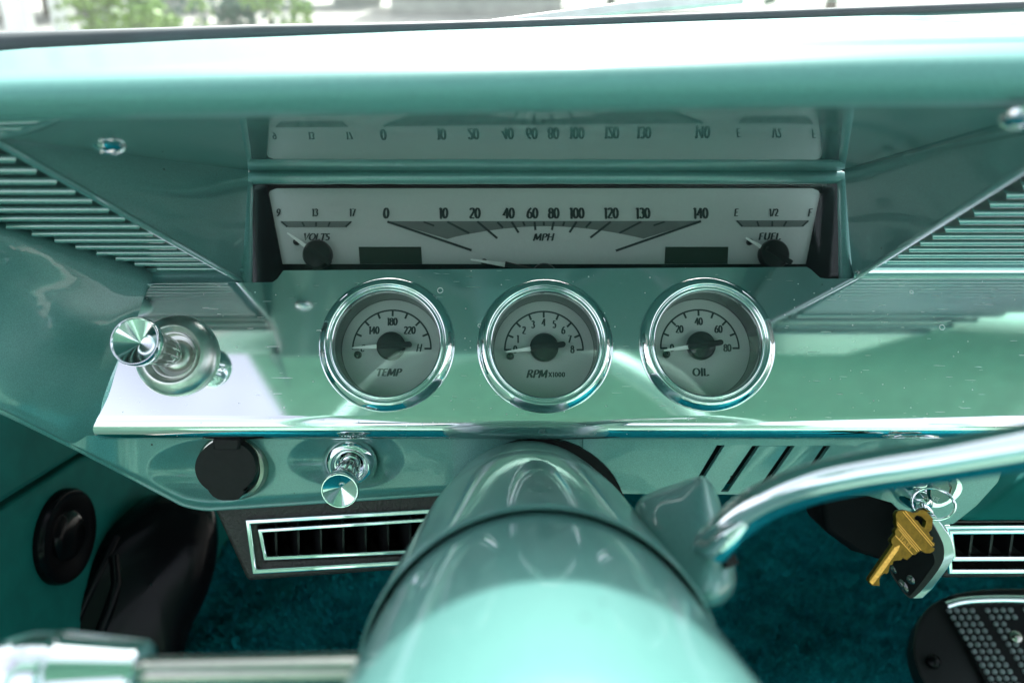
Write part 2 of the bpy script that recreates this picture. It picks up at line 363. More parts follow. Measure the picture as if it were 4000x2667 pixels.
SERIF = {'V': [(.03, 1), (.62, 1)], 'P': [(.1, 0)], 'H': [(.1, 0), (.1, 1), (.64, 0), (.64, 1)], 'F': [(.1, 0)], 'R': [(.1, 0)],
         'I': [(.14, 0), (.14, 1)], 'M': [(.08, 0), (.82, 0)], 'T': [(.31, 0)], 'U': [(.1, 1), (.58, 1)], '1': [(.15, 0)]}
def text(mb, mat, s, cx, cy, h, z, cond=1.0, slant=0.0, bold=1.0, track=0.0, width=None):
    tot = sum(GL[c][0]+track for c in s)-track
    kx = h*cond if width is None else width/tot
    x = cx-tot*kx/2
    for ch in s:
        adv, strokes = GL[ch]
        st = list(strokes)+[[(px-.085, py), (px+.085, py)] for px, py in SERIF.get(ch, ())]
        for pl in st:
            L, R = [], []
            for i, p in enumerate(pl):
                a, b = pl[max(i-1, 0)], pl[min(i+1, len(pl)-1)]
                if len(pl) > 8 and pl[0] == pl[-1] or (len(pl) > 18 and math.dist(pl[0], pl[-1]) < 1e-6):
                    if i in (0, len(pl)-1): a, b = pl[-2], pl[1]
                dx, dy = (b[0]-a[0]), (b[1]-a[1]); q = math.hypot(dx, dy) or 1; dx /= q; dy /= q
                w = bold*(0.048+0.046*abs(dy)**1.5)
                if dy < -0.2 and dx > 0.1: w *= 1.15
                L.append((p[0]-dy*w, p[1]+dx*w)); R.append((p[0]+dy*w, p[1]-dx*w))
            rows = []
            for side in (L, R):
                rows.append([mat @ Vector((x+(px+slant*(py-.5))*kx, cy+(py-.5)*h, z)) for px, py in side])
            mb.grid(rows)
        x += (adv+track)*kx
def bar(mb, mat, p, q, w, z):
    p, q = Vector(p), Vector(q); t = (q-p).normalized(); nn = Vector((-t.y, t.x))*w/2
    mb.add([mat @ Vector((*(a), z)) for a in (p-nn, q-nn, q+nn, p+nn)], [(0, 1, 2, 3)])

# ================================================================== LARGE STRUCTURE
# ---- ground, surroundings seen through the windscreen
GW = lambda x, y, z: CI @ Vector((x, y, z))     # world metres -> dash space
def ray_ground(px, py, z=0.0):
    c = Vector((0, 0, CAM_Z)); d = (C @ pix(px, py, 1.0))-c; t = (z-c.z)/d.z; return c+d*t
def ray_at(px, py, dist):
    c = Vector((0, 0, CAM_Z)); d = (C @ pix(px, py, 1.0))-c; t = dist/math.hypot(d.x, d.y); return c+d*t
g = MB(); n = 24
g.grid([[GW(-150+300*i/n, -150+300*j/n, 0) for i in range(n+1)] for j in range(n+1)])
tag(part('ground', g, 'concrete'), None, None, kind='structure')
def wpoint(px, dist):
    p = ray_at(px, 60, dist); return p.x, p.y
def building(px0, px1, dist, h, depth, mat, name, label, cat):
    x0, y0 = wpoint(px0, dist); x1, y1 = wpoint(px1, dist)
    a = Vector((x0, y0, 0)); b = Vector((x1, y1, 0)); t = (b-a).normalized(); nn = Vector((-t.y, t.x, 0))
    if nn.y < 0: nn = -nn
    root = thing(name, label, cat, GW(*(a)))
    wall = MB(); m = Matrix.Translation(a) @ Matrix(((t.x, nn.x, 0, 0), (t.y, nn.y, 0, 0), (0, 0, 1, 0), (0, 0, 0, 1)))
    wall.box(CI @ m, 0, (b-a).length, 0, depth, 0, h); part('wall', wall, mat, root, False)
    r = MB(); r.box(CI @ m, -.25, (b-a).length+.25, -.25, depth+.25, h, h+.25); part('roof', r, 'white', root, False)
    sk = MB(); sk.box(CI @ m, 0, (b-a).length, -.03, 0.02, 0, .35); part('plinth', sk, 'concrete', root, False)
building(190, 470, 26, 3.4, 6, 'cream', 'garden_building', 'cream rendered building with white roof edge beyond the white posts', 'building')
building(770, 880, 30, 3.2, 3, 'pale_blue', 'shed', 'pale grey shed between the shrubs and the taupe wall', 'shed')
building(900, 1290, 24, 3.6, 7, 'taupe', 'house', 'taupe rendered house straight ahead of the windscreen', 'house')
def post(px, dist, w, label):
    x, y = wpoint(px, dist); o = MB(); m = CI @ Matrix.Translation((x, y, 0))
    o.box(m, -w/2, w/2, -w/2, w/2, 0, 3.2); o.box(m, -w*.8, w*.8, -w*.8, w*.8, 0, .18); o.box(m, -w*.8, w*.8, -w*.8, w*.8, 3.2, 3.35)
    return tag(part('porch_post', o, 'white', None, False), label, 'post', 'white posts beyond the windscreen')
post(48, 15, .30, 'tall white post standing furthest left beyond the windscreen')
post(150, 15, .26, 'tall white post standing just left of the cream building')
post(258, 20, .52, 'broad white post standing in front of the cream building')
post(345, 18, .22, 'slim white post rising behind the bright green shrub')
def shrub(px, dist, w, h, mat, label, name='shrub', trunk=False):
    x, y = wpoint(px, dist); root = thing(name, label, 'tree' if trunk else 'shrub', GW(x, y, 0), 'trees and shrubs beyond the windscreen')
    rnd = random.Random(int(px*7+dist)); mb = MB()
    z0 = h*.25 if trunk else 0.05
    cl = [(rnd.gauss(0, w*.3), rnd.gauss(0, w*.25), z0+(h-z0)*rnd.random()**.8, w*rnd.uniform(.10, .25)) for _ in range(26)]
    for cx, cyy, cz, r in cl:
        for _ in range(60):
            d = Vector((rnd.gauss(0, 1), rnd.gauss(0, 1), rnd.gauss(0, 1))).normalized()
            p = Vector((x+cx, y+cyy, max(.03, cz)))+d*r*rnd.uniform(.5, 1.1)
            t = Vector((rnd.gauss(0, 1), rnd.gauss(0, 1), rnd.gauss(0, .7))).normalized(); q = d.cross(t).normalized(); k = w*rnd.uniform(.025, .06)
            mb.add([GW(*(p+t*k)), GW(*(p+q*k*.6)), GW(*(p-t*k)), GW(*(p-q*k*.6))], [(0, 1, 2, 3)])
    part('crown' if trunk else 'foliage', mb, mat, root, False)
    tk = MB()
    if trunk: tk.tube([GW(x, y, 0), GW(x+.05, y, h*.3), GW(x, y+.05, h*.8)], [.16, .12, .04], 8); part('trunk', tk, 'bark', root)
    else: tk.tube([GW(x, y, 0), GW(x, y, h*.6)], [.04, .01], 6); part('stem', tk, 'bark', root)
shrub(305, 14, 1.6, 1.0, 'leaf', 'bright green low shrub in front of the broad white post')
shrub(620, 17, 1.9, 1.6, 'leaf', 'light green shrub beside the pale grey shed')
shrub(520, 20, 2.4, 2.2, 'dark_leaf', 'dark rounded shrub between the bright green ones')
shrub(20, 24, 5, 4, 'dark_leaf', 'dark tree behind the leftmost white post', 'tree', True)
shrub(120, 26, 4, 4, 'dark_leaf', 'dark tree between the two tall white posts', 'tree', True)
shrub(420, 30, 5, 5, 'dark_leaf', 'dark tree rising behind the cream building', 'tree', True)
shrub(680, 32, 6, 5, 'dark_leaf', 'dark tree standing behind the light green shrub', 'tree', True)
shrub(1400, 28, 7, 5, 'dark_leaf', 'dark tree to the right of the taupe house', 'tree', True)
shrub(1900, 22, 6, 5, 'dark_leaf', 'dark tree ahead of the right half of the windscreen', 'tree', True)

# ---- car body around the dash
bn = MB()      # bonnet and cowl beyond the screen
rows = []
for j in range(9):
    t = j/8; y = 0.42+1.25*t
    rows.append([GW(x, y, CAM_Z-0.155-0.10*t**2-0.05*((x-0.55)/0.85)**4+0.012*math.exp(-((x-0.5)/0.05)**2)) for x in [-.34+1.75*i/24 for i in range(25)]])
bn.grid(rows)
rows2 = [[r[0] for r in rows], [r[0]+CI.to_3x3() @ Vector((-.05, 0, -.12)) for r in rows], [r[0]+CI.to_3x3() @ Vector((-.06, 0, -.7)) for r in rows]]
bn.grid(rows2); bn.grid([rows[-1], [p+CI.to_3x3() @ Vector((0, .05, -.5)) for p in rows[-1]]])
car = thing('car_body', 'pale green car body with its bonnet beyond the windscreen and roof over the cabin', 'car', GW(.25, -.5, .3))
part('bonnet', bn, 'bonnet', car, True, 0, 2, 50)

SEAL = [(-1200, .26, 178), (-400, .30, 155), (0, .335, 112), (600, .38, 80), (1176, .42, 62), (1760, .46, 40), (2352, .50, 18), (3000, .53, -6), (3600, .55, -25)]
def seal_pt(x, dy=0, dd=0): return pix(x, interp(x, [(a, c) for a, b, c in SEAL])+dy, interp(x, [(a, b) for a, b, c in SEAL])+dd)
XS = [-1200+120*i for i in range(41)]
se = MB(); se.tube([seal_pt(x, -2) for x in XS], [.0033+.0000032*max(0, 900-x) for x in XS], 12)
tag(part('windscreen_seal', se, 'seal'), 'long grey rubber seal along the foot of the windscreen', 'rubber seal')
ws = MB(); rows = []
HDR_Y, HDR_Z = 0.05, CAM_Z+0.14
for k in range(11):
    t = k/10; r = []
    for x in XS:
        a = C @ seal_pt(x, -1, .004); b = Vector((a.x*.84+.02, HDR_Y+.05*((a.x-.25)/.7)**2*-1, HDR_Z))
        p = a.lerp(b, t); p += Vector((0, .02, .03))*math.sin(math.pi*t); r.append(CI @ p)
    rows.append(r)
ws.grid(rows); tag(part('windscreen', ws, 'screen'), 'curved clear windscreen rising behind the dashboard', 'windscreen')
HEAD = rows[-1]
# wiper arm lying outside the glass
wp = MB(); a, b = seal_pt(1130, -8, .03), seal_pt(1700, -48, .10)
wp.tube([a, a.lerp(b, .5)+Vector((0, .001, 0)), b], [.0025, .004, .005], 8, True, (1.0, .5))
tag(part('windscreen_wiper', wp, 'wiper'), 'silver wiper arm lying low across the outside of the windscreen', 'wiper')

# roof, pillars, seats and doors (they shade the cabin and show in the polished metal)
rf = MB(); rows = [HEAD]
for k in range(1, 13):
    t = k/12; r = []
    for i, p in enumerate(HEAD):
        q = C @ p; x = q.x; r.append(CI @ Vector((x*1.02, q.y-1.75*t, q.z+.20*(1-math.exp(-4*t))-.05*abs((x-.27)/.75)**4)))
    rows.append(r)
rf.grid(rows); ro = part('roof', rf, 'headliner', car)
sm = ro.modifiers.new('thick', 'SOLIDIFY'); sm.thickness = .03; sm.offset = 1
def world_box(mb, x0, x1, y0, y1, z0, z1): mb.box(CI, x0, x1, y0, y1, z0, z1)
st = thing('bench_seat', 'teal vinyl bench seat behind the steering wheel', 'seat', GW(.25, -.6, .3))
b = MB(); world_box(b, -.42, .95, -.98, -.26, .62, .80); part('seat_cushion', b, 'seat', st, True, .05, 4)
b = MB(); world_box(b, -.42, .95, -1.18, -.99, .62, 1.18); part('backrest', b, 'seat', st, True, .05, 4)

for x0, x1 in ((-.50, -.42), (.99, 1.07)):
    b = MB(); world_box(b, x0, x1, -1.15, .22, .42, .94); part('door', b, 'seat', car, True, .02, 3)
    b = MB(); world_box(b, x0-.005, x1+.005, -1.20, -1.15, .42, 1.36); part('pillar', b, 'paint', car, True, .008, 2)
b = MB(); world_box(b, -.48, 1.05, -1.85, -1.72, .42, 1.16); part('rear_panel', b, 'seat', car, True, .02, 3)
# ---- carpet over the floor and toe board
cpv = spline([(-0.01, 1000, 1.0), (0, 1100, .92), (0, 1250, .84), (0, 1400, .745), (0, 1560, .665), (0, 1900, .56)], 6)
rows = []
for q in cpv:
    y, d = q.y, q.z
    v = (784-y)/F*d; rows.append([Vector((-.34+1.3*i/50, v+.004*math.sin(i*.9+y*.02)+.003*random.uniform(-1, 1), D-d)) for i in range(51)])
for y_ in (.2, -.1, -.5, -1.2, -1.8):
    rows.append([CI @ Vector((-.34+1.3*i/50, y_, .565)) for i in range(51)])
fl = MB(); fl.grid(rows)
rc_ = random.Random(11); dn = CI.to_3x3() @ Vector((0, 0, 1))
for _ in range(52000):                                   # pile: short leaning yarn tufts
    i = rc_.randrange(3, len(cpv)-1); j = rc_.randrange(0, 50); a, b2 = rc_.random(), rc_.random()
    p = rows[i][j].lerp(rows[i][j+1], a).lerp(rows[i+1][j].lerp(rows[i+1][j+1], a), b2)
    t = Vector((rc_.gauss(0, 1), rc_.gauss(0, 1), rc_.gauss(0, 1))); up = (dn*.6+Vector((0, .25, .75))+t*.35).normalized(); sd = up.cross(t).normalized()
    h = rc_.uniform(.004, .009); w_ = rc_.uniform(.0008, .0016)
    fl.add([p-sd*w_, p+sd*w_, p+up*h+sd*w_*.5, p+up*h-sd*w_*.5], [(0, 1, 2, 3)])
tag(part('carpet_floor', fl, 'carpet'), None, None, kind='structure')

# ================================================================== DASHBOARD
dash = thing('dashboard', 'long teal metallic dashboard with rounded brow, louvred panels and recessed instrument opening', 'dashboard', pix(1176, 640, .385))
# brow: glossy underside (ceiling), rolled front edge, top running to the windscreen
def ceil_ratio(d): return .15+.0248/d
BACK = [(-1500, 120), (-48, 314), (0, 320), (570, 392), (1945, 390), (2352, 307), (2700, 240), (3400, 100)]
LIP = [(-1500, 300), (-400, 283), (0, 276), (600, 268), (1176, 258), (1940, 246), (2352, 243), (3600, 235)]
LD = .188
XB = [-1200, -900, -600, -400, -200, -48] + [0, 60, 140, 220, 300, 380, 460, 540, 570] + [570+1375*i/40 for i in range(1, 41)] + [2000, 2080, 2160, 2250, 2352, 2450, 2560, 2700, 2900, 3200, 3600]
cols = []
for x in XB:
    ub = interp(x, BACK); yb = ub
    ratio = (784-yb)/F; db = .0248/max(ratio-.15, .055); db = min(.41, db)
    # a column of constant u: its foot on the crease, its front at the lip
    pb = pix(x, yb, db); u = pb.x
    # front pixel x for that u at the lip distance
    xl = 1176+u*F/LD; yl = interp(xl, LIP)
    def P(y, d, u=u): return Vector((u, (784-y)/F*d, D-d))
    pl = P(yl, LD)
    col = [pb.lerp(pl, -.09+i*1.09/10) for i in range(11)]
    tilt = (xl-1176)/1176*-10
    front = [P(yl, LD), P(yl-14, LD-.0045), P(yl-48+tilt*.3, LD-.0085), P(yl-84+tilt, LD-.0080), P(yl-108+tilt*1.4, LD-.0052), P(yl-130+tilt*1.7, LD+.0030), P(yl-147+tilt*1.9, LD+.018)]
    ds = interp(1176+u*F/.42, [(a, bb) for a, bb, c in SEAL]); xs = 1176+u*F/ds
    pe = seal_pt(xs, 6+min(14, .014*max(0, 1000-xs)), .002)
    mid = front[-1].lerp(pe, .45)+Vector((0, .003, 0))
    crv = spline([front[0]-Vector((0, 0, .004)), *front, mid, pe], 6)
    cols.append((col, crv[6:]))
bw = MB(); bw.grid([[c[1][i] for c in cols] for i in range(len(cols[0][1]))])
part('brow', bw, 'paint_brow', dash)
cl = MB(); cl.grid([[c[0][i] for c in cols] for i in range(11)]); part('brow_underside', cl, 'paint_mirror', dash)

# cheek facets either side of the opening
def on_ceil(x, y): return pix(x, y, .0248/((784-y)/F-.15))
UPV = Vector((0, .004, 0))
A1, B1, C1 = on_ceil(572, 392)+UPV, pix(556, 644, .3785), pix(-48, 314, .2325)+UPV*.5
A2, B2, C2 = on_ceil(1938, 390)+UPV, pix(1958, 640, .3785), on_ceil(2672, 242)+UPV*1.5
def tri_patch(a, b, c, bulge, n=14):
    rows = []
    nn = (b-a).cross(c-a).normalized()
    if nn.z < 0: nn = -nn
    for i in range(n+1):
        t = i/n; r = []
        for j in range(n+1):
            s = j/n; p = a.lerp(b, s).lerp(c, t); r.append(p+nn*bulge*math.sin(math.pi*s)*math.sin(math.pi*t)*(1-t))
        rows.append(r)
    mb = MB().grid(rows); mb.tube([rows[i][-1] if False else b.lerp(c, i/20)+Vector((0, -.0004, .0004)) for i in range(21)], .0013, 10); return mb
part('cheek_panel', tri_patch(A1, B1, C1, .0025), 'paint', dash)
part('cheek_panel', tri_patch(A2, B2, C2, .0015), 'paint', dash)

# louvred grilles: parallel ridges on a steep undershelf
GD = [(255, .182), (280, .205), (300, .222), (314, .2325), (340, .2475), (365, .256)]+[(yy, .113/((784-yy)/F+.212)) for yy in range(391, 680, 12)]
def gpt(x, y, lift=0.0):
    d = interp(y, GD); p = pix(x, y, d); return p+Vector((0, -.97, .22))*lift
def ridge(mb, x0, x1, y, dy, wd=.18):
    # half-round rib, tapered at both ends, across the slope
    rows = []
    nx = max(10, int((x1-x0)/8)); end = 7.0
    for i in range(nx+1):
        t = i/nx; x = x0+(x1-x0)*t
        e = min(1, max(.0, min(x-x0, x1-x)/end))**.7
        rows.append([gpt(x, y+dy*wd*(-math.cos(a))*(.4+.6*e), .0014*math.sin(a)*e-.0040*(1-e)) for a in [-.5+(math.pi+1)*k/8 for k in range(9)]])
    mb.grid(rows)
def HX(y): return 550-(641-y)*1.845 if y > 314 else -53-(314-y)*5.2
lg = MB()
def march(y, step, ymin=252):
    out = []
    while True:
        p = gpt(1176, y); yy = y
        while yy > ymin and (gpt(1176, yy)-p).length < step: yy -= .5
        if yy <= ymin: return out[::-1]
        out.append(yy); y = yy
LY = march(391, .0088, 290)+[391, 416, 439, 460, 481, 501, 519, 536, 551, 566, 580, 592.5, 605, 617]
for i, y in enumerate(LY):
    dy = (LY[i+1]-y) if i+1 < len(LY) else 12
    xr = HX(y)+4; xl = max(-620, (y-520)*365/105+(6 if y > 560 else 10))
    if y > 612: xl = 352
    if xr-xl > 12: ridge(lg, xl, xr, y, dy)
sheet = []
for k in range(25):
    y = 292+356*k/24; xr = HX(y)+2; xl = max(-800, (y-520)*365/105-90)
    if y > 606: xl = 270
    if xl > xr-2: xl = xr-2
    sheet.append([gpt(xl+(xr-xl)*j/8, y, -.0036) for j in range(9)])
hi = []
for k in range(7):
    y = 246+47*k/6; xr = HX(y)+2; hi.append([gpt(-900+(xr+900)*j/8, y, -.0012) for j in range(9)])
lg.grid(hi)
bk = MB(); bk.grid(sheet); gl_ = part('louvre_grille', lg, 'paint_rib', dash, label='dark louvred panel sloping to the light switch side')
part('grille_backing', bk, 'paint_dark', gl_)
rg = MB()
RY = march(404, .0088, 288)+[404, 427, 448, 469, 489, 508, 526, 542, 557.5, 572, 586, 600]
for i, y in enumerate(RY):
    dy = (RY[i+1]-y) if i+1 < len(RY) else 14
    ridge(rg, 1966+(638-y)*1.8-5, 3500, y, dy)
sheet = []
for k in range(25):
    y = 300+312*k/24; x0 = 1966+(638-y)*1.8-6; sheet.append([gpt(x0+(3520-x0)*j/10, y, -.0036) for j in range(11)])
hi = []
for k in range(7):
    y = 246+55*k/6; x0 = 1966+(638-y)*1.8-6; hi.append([gpt(x0+(3520-x0)*j/8, y, -.0012) for j in range(9)])
rg.grid(hi)
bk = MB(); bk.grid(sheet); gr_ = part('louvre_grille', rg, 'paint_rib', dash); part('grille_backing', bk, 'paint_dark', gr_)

# ledges between the grilles and the polished plate
def ledge(x0, x1, prof, n=20):
    mb = MB(); pr = spline([Vector((0, y, d*1000)) for y, d in prof], 6)
    mb.grid([[pix(x0+(x1-x0)*i/n, p.y, p.z/1000) for i in range(n+1)] for p in pr]); return mb
part('ledge', ledge(300, 560, [(616, .376), (625, .377), (634, .3795), (644, .377), (652, .3715), (668, .374)]), 'paint', dash)
part('ledge', ledge(1962, 2960, [(600, .380), (606, .379), (614, .379), (622, .371), (630, .3685), (638, .3705), (650, .375)]), 'paint', dash)

# rolled bead round the instrument opening
def rounded_path(pts, r, n=6):
    out = [pts[0]]
    for i in range(1, len(pts)-1):
        a = pts[i]+(pts[i-1]-pts[i]).normalized()*r; b2 = pts[i]+(pts[i+1]-pts[i]).normalized()*r
        for k in range(n+1):
            t = k/n; out.append(a.lerp(pts[i], t).lerp(pts[i].lerp(b2, t), t))
    out.append(pts[-1]); return out
bd = MB()
bead = rounded_path([pix(564, 655, .3795), pix(566, 408, .393), pix(1939, 407, .393), pix(1943, 650, .3795)], .004)
dense = []
for a, b2 in zip(bead, bead[1:]):
    k = max(1, int((b2-a).length/.006)); dense += [a.lerp(b2, i/k) for i in range(k)]
dense.append(bead[-1]); rb = random.Random(3)
bd.tube(dense, [.0033+.00012*rb.uniform(-1, 1) for _ in dense], 14)
bead2 = [p+Vector((0, 0, -.004)) for p in dense]
part('opening_bead', bd, 'paint', dash)
blk = MB(); blk.add([Vector((u, v, w)) for v, w in ((-.074, -.085), (.100, -.085)) for u in (-.155, .9)], [(0, 1, 3, 2)]); part('light_shield', blk, 'void', dash, False)  # unseen dark sheet added to keep skylight out from behind the dash

# fascia sweeping from the left grille round the end of the polished plate
ctl = [
 [(-900, 312, .265), (-420, 390, .283), (-150, 459, .300), (0, 503, .331), (150, 548, .357), (300, 594, .382), (352, 630, .386)],
 [(-900, 330, .25), (-420, 408, .268), (-150, 477, .285), (0, 521, .316), (150, 564, .342), (300, 607, .367), (350, 640, .3745)],
 [(-900, 440, .27), (-420, 505, .275), (-150, 585, .298), (0, 630, .321), (150, 675, .342), (270, 705, .360), (328, 712, .3695)],
 [(-900, 560, .29), (-420, 620, .290), (-150, 690, .308), (0, 740, .325), (130, 775, .341), (225, 810, .355), (275, 818, .3645)],
 [(-900, 640, .30), (-420, 725, .302), (-150, 800, .314), (0, 850, .327), (105, 885, .340), (185, 915, .352), (236, 920, .3600)],
 [(-900, 690, .305), (-420, 785, .305), (-150, 862, .317), (0, 925, .329), (88, 967, .341), (160, 995, .352), (226, 1005, .366)],
 [(-900, 698, .31), (-420, 795, .311), (-150, 873, .323), (0, 940, .335), (85, 981, .346), (160, 1018, .3585), (232, 1052, .386)],
 [(-900, 698, .33), (-420, 795, .328), (-150, 872, .340), (0, 938, .352), (85, 980, .360), (165, 1022, .376), (260, 1070, .402)],
]
def resample(r, n=10): return spline([Vector(p) for p in [(a, b2, c*1000) for a, b2, c in r]], n)
rws = [resample(r) for r in ctl]
nc = len(rws[0]); cc = [spline([rws[i][j] for i in range(len(rws))], 8) for j in range(nc)]
ea = [pix(x, y+1, d) for x, y, d in ((-900, 698, .312), (-420, 795, .313), (-150, 873, .325), (0, 940, .337), (85, 981, .348), (160, 1018, .360))]
fa = MB(); fa.tube(spline(ea, 6), .0015, 10); fa.grid([[pix(q.x, q.y, q.z/1000) for q in c] for c in cc]); part('side_fascia', fa, 'paint', dash)

# lower panel with two thumb recesses, behind the polished lip
LP = Frame(pix(1176, 1015, .374), math.radians(-13))
def ybot(x):
    if x < 425: return 1014+(x-150)*.527
    if x < 485: return 1158+9*math.sin((x-425)/60*math.pi/2)
    return 1167-(x-485)*.066
def dimple(x, y):
    d = 0
    for cx, cy, rl, rr, ry, dep in ((505, 1080, 168, 128, 74, .0095), (818, 1055, 158, 112, 66, .0095)):
        q = math.hypot((x-cx)/(rl if x < cx else rr), (y-cy)/ry)
        if q < 1: d = max(d, dep*(1-q**2.2)**1.25)
    return d
rows = []
for i in range(399):
    x = 150+i*3; q = min(1, max(0, (x-150)/170)); fwd = .016*(1-q*q*(3-2*q)); y0 = 1000 if x > 200 else 1000+(200-x)*.25; yb = ybot(x); r = []
    for j in range(61):
        y = y0+(yb-y0)*j/60; edge = max(0, (j-50)/10)
        r.append(LP.hit(x, y, -dimple(x, y)-.004*edge**3+fwd))
    r.append(LP.hit(x, yb+2, -.009+fwd)); r.append(LP.hit(x, yb-2, -.02+fwd)); rows.append(r)
lp = MB(); lp.tube([r[-3] for r in rows[::4]], .0013, 10); lp.grid(rows); part('lower_panel', lp, 'paint', dash)
VC0 = -.0866
def LPM(m):
    q = LP.m.copy(); p = m.translation; o = LP.m.translation; n_ = LP.n; z = o.z-(n_.y*(p.y-o.y))/n_.z+.0016; q.translation = Vector((p.x, p.y, z)); return q
# right lower panel with slanted slots
def lpl(poly, h=0): return [LP.loc(x, y, h) for x, y in poly]
slots = [[(1646, 1021), (1663, 1021), (1608, 1108), (1594, 1108)], [(1727, 1022), (1743, 1022), (1671, 1127), (1655, 1127)],
         [(1808, 1022), (1824, 1022), (1751, 1127), (1735, 1127)], [(1890, 1022), (1906, 1022), (1833, 1127), (1817, 1127)]]
outer = [(1338, 995), (2330, 995), (2290, 1105), (2240, 1160), (2190, 1200), (2150, 1207), (2095, 1202), (2045, 1152), (1990, 1136), (1338, 1132)]
rp = MB(); rp.prism(LP.m, [lpl(outer)]+[lpl(s) for s in slots], -.002, .0008); part('vent_panel', rp, 'paint', dash, True, .0006)
hd = MB(); hm = Matrix.Translation(LP.hit(1230, 1150, .0016)); hm.translation.x = .0128; hm.translation.y = VC0; hd.lathe(LPM(hm), [(.0425, 0), (.0425, -.004), (.043, -.010), (.040, -.02)], 96); hd.lathe(LPM(hm), [(.0424, .0002), (.030, .0002)], 96); part('column_hole_shade', hd, 'void', dash)  # black disc standing in for the shaded hole round the column
bk = MB(); bk.prism(LP.m, [lpl([(1560, 1004), (1960, 1004), (1940, 1134), (1560, 1134)])], -.014, -.012); part('slot_backing', bk, 'void', dash, False)
cs = MB(); CP = Frame(pix(2280, 1140, .385), math.radians(-20))
cs.prism(CP.m, [[CP.loc(x, y) for x, y in [(2352, 1098), (2700, 1040), (2700, 1198), (2198, 1200), (2240, 1182), (2290, 1148)]]], -.02, .0)
part('console_panel', cs, 'paint_dull', dash, True, .003, 4)

# screws in the underside of the brow
def screw(x, y, label=None, src=None):
    d = .0248/((784-y)/F-.15); p = pix(x, y, d); m = Matrix.Rotation(math.radians(90-8.5), 4, 'X'); m.translation = p
    if src is not None:
        o = src.copy(); COL.objects.link(o); o.parent = dash; off = (C @ p)-(C @ screw.p0)
        o.location = ROOTM[dash.name].inverted().to_3x3() @ off; return o
    screw.p0 = p; mb = MB(); R = .0052
    def rad(r, z, a):
        return r
    rings = [(R, 0), (R*.96, .0012), (R*.8, .0020), (R*.55, .0026), (R*.3, .0028)]
    mb.lathe(m, rings, 32, None, False, True)
    for k in (0, 90):
        mb.box(m @ Matrix.Rotation(math.radians(k+20), 4, 'Z'), -R*.55, R*.55, -R*.11, R*.11, .0024, .0031)
    return part('screw', mb, 'chrome', dash)
s0 = screw(250, 331)
screw(2352, 264, None, s0)

# ================================================================== POLISHED PLATE
PT = math.radians(9.5)
PF = Frame((0, 0, 0), PT)
def pl(poly): return [PF.loc(x, y) for x, y in poly]
GAUGES = [(890, 790), (1252, 793), (1623, 789)]
YB = 954
outer = [(222, YB), (240, 880), (262, 828), (328, 694), (338, 668), (345, 657), (356, 651), (626, 648), (637, 640), (651, 621), (1853, 613), (1863, 619), (1884, 638), (1898, 640), (2960, 634), (2960, YB)]
holes = [ellipse(*PF.loc(x, y), .0278, .0278, 64) for x, y in GAUGES]
ip = MB(); ip.prism(PF.m, [pl(outer)]+holes, -.0012, 0, back=False)
b0 = PF.loc(1176, YB)[1]
prof = [(b0, 0.0)]; ang = 0.0; tcur, hcur = b0, 0.0
for k in range(14):
    ang = math.radians(16)*(k+1)/14; ds = .0050/14; tcur -= math.cos(ang)*ds; hcur -= math.sin(ang)*ds; prof.append((tcur, hcur))
for k in range(24):
    ang = math.radians(16+105*(k+1)/24); ds = .0078*math.radians(105)/24; tcur -= math.cos(ang)*ds; hcur -= math.sin(ang)*ds; prof.append((tcur, hcur))
prof.append((tcur+.004, hcur-.004))
uL = PF.loc(222, YB)[0]; uR = PF.loc(2960, YB)[0]
rows = []
for i, (t, h) in enumerate(prof):
    q = max(0, (i-8)/30); ul = uL-.0018*min(1, i/10)+.006*max(0, q-.25)**2
    rows.append([PF.m @ Vector((ul+(uR-ul)*j/60, t, h)) for j in range(61)])
ip.grid(rows)
ip.add(*(lambda pr: ([PF.m @ Vector((uL-.0018*min(1, i/10)+.006*max(0, max(0, (i-8)/30)-.25)**2, t, h)) for i, (t, h) in enumerate(pr)]+[PF.m @ Vector((uL+.004, b0, -.006))],
        [(i, i+1, len(pr)) for i in range(len(pr)-1)]))(prof))
plate = part('instrument_plate', ip, 'alu', None, True, 0, 2, 30)
tag(plate, 'polished brushed aluminium plate with rolled lower edge holding the three round gauges', 'instrument panel')

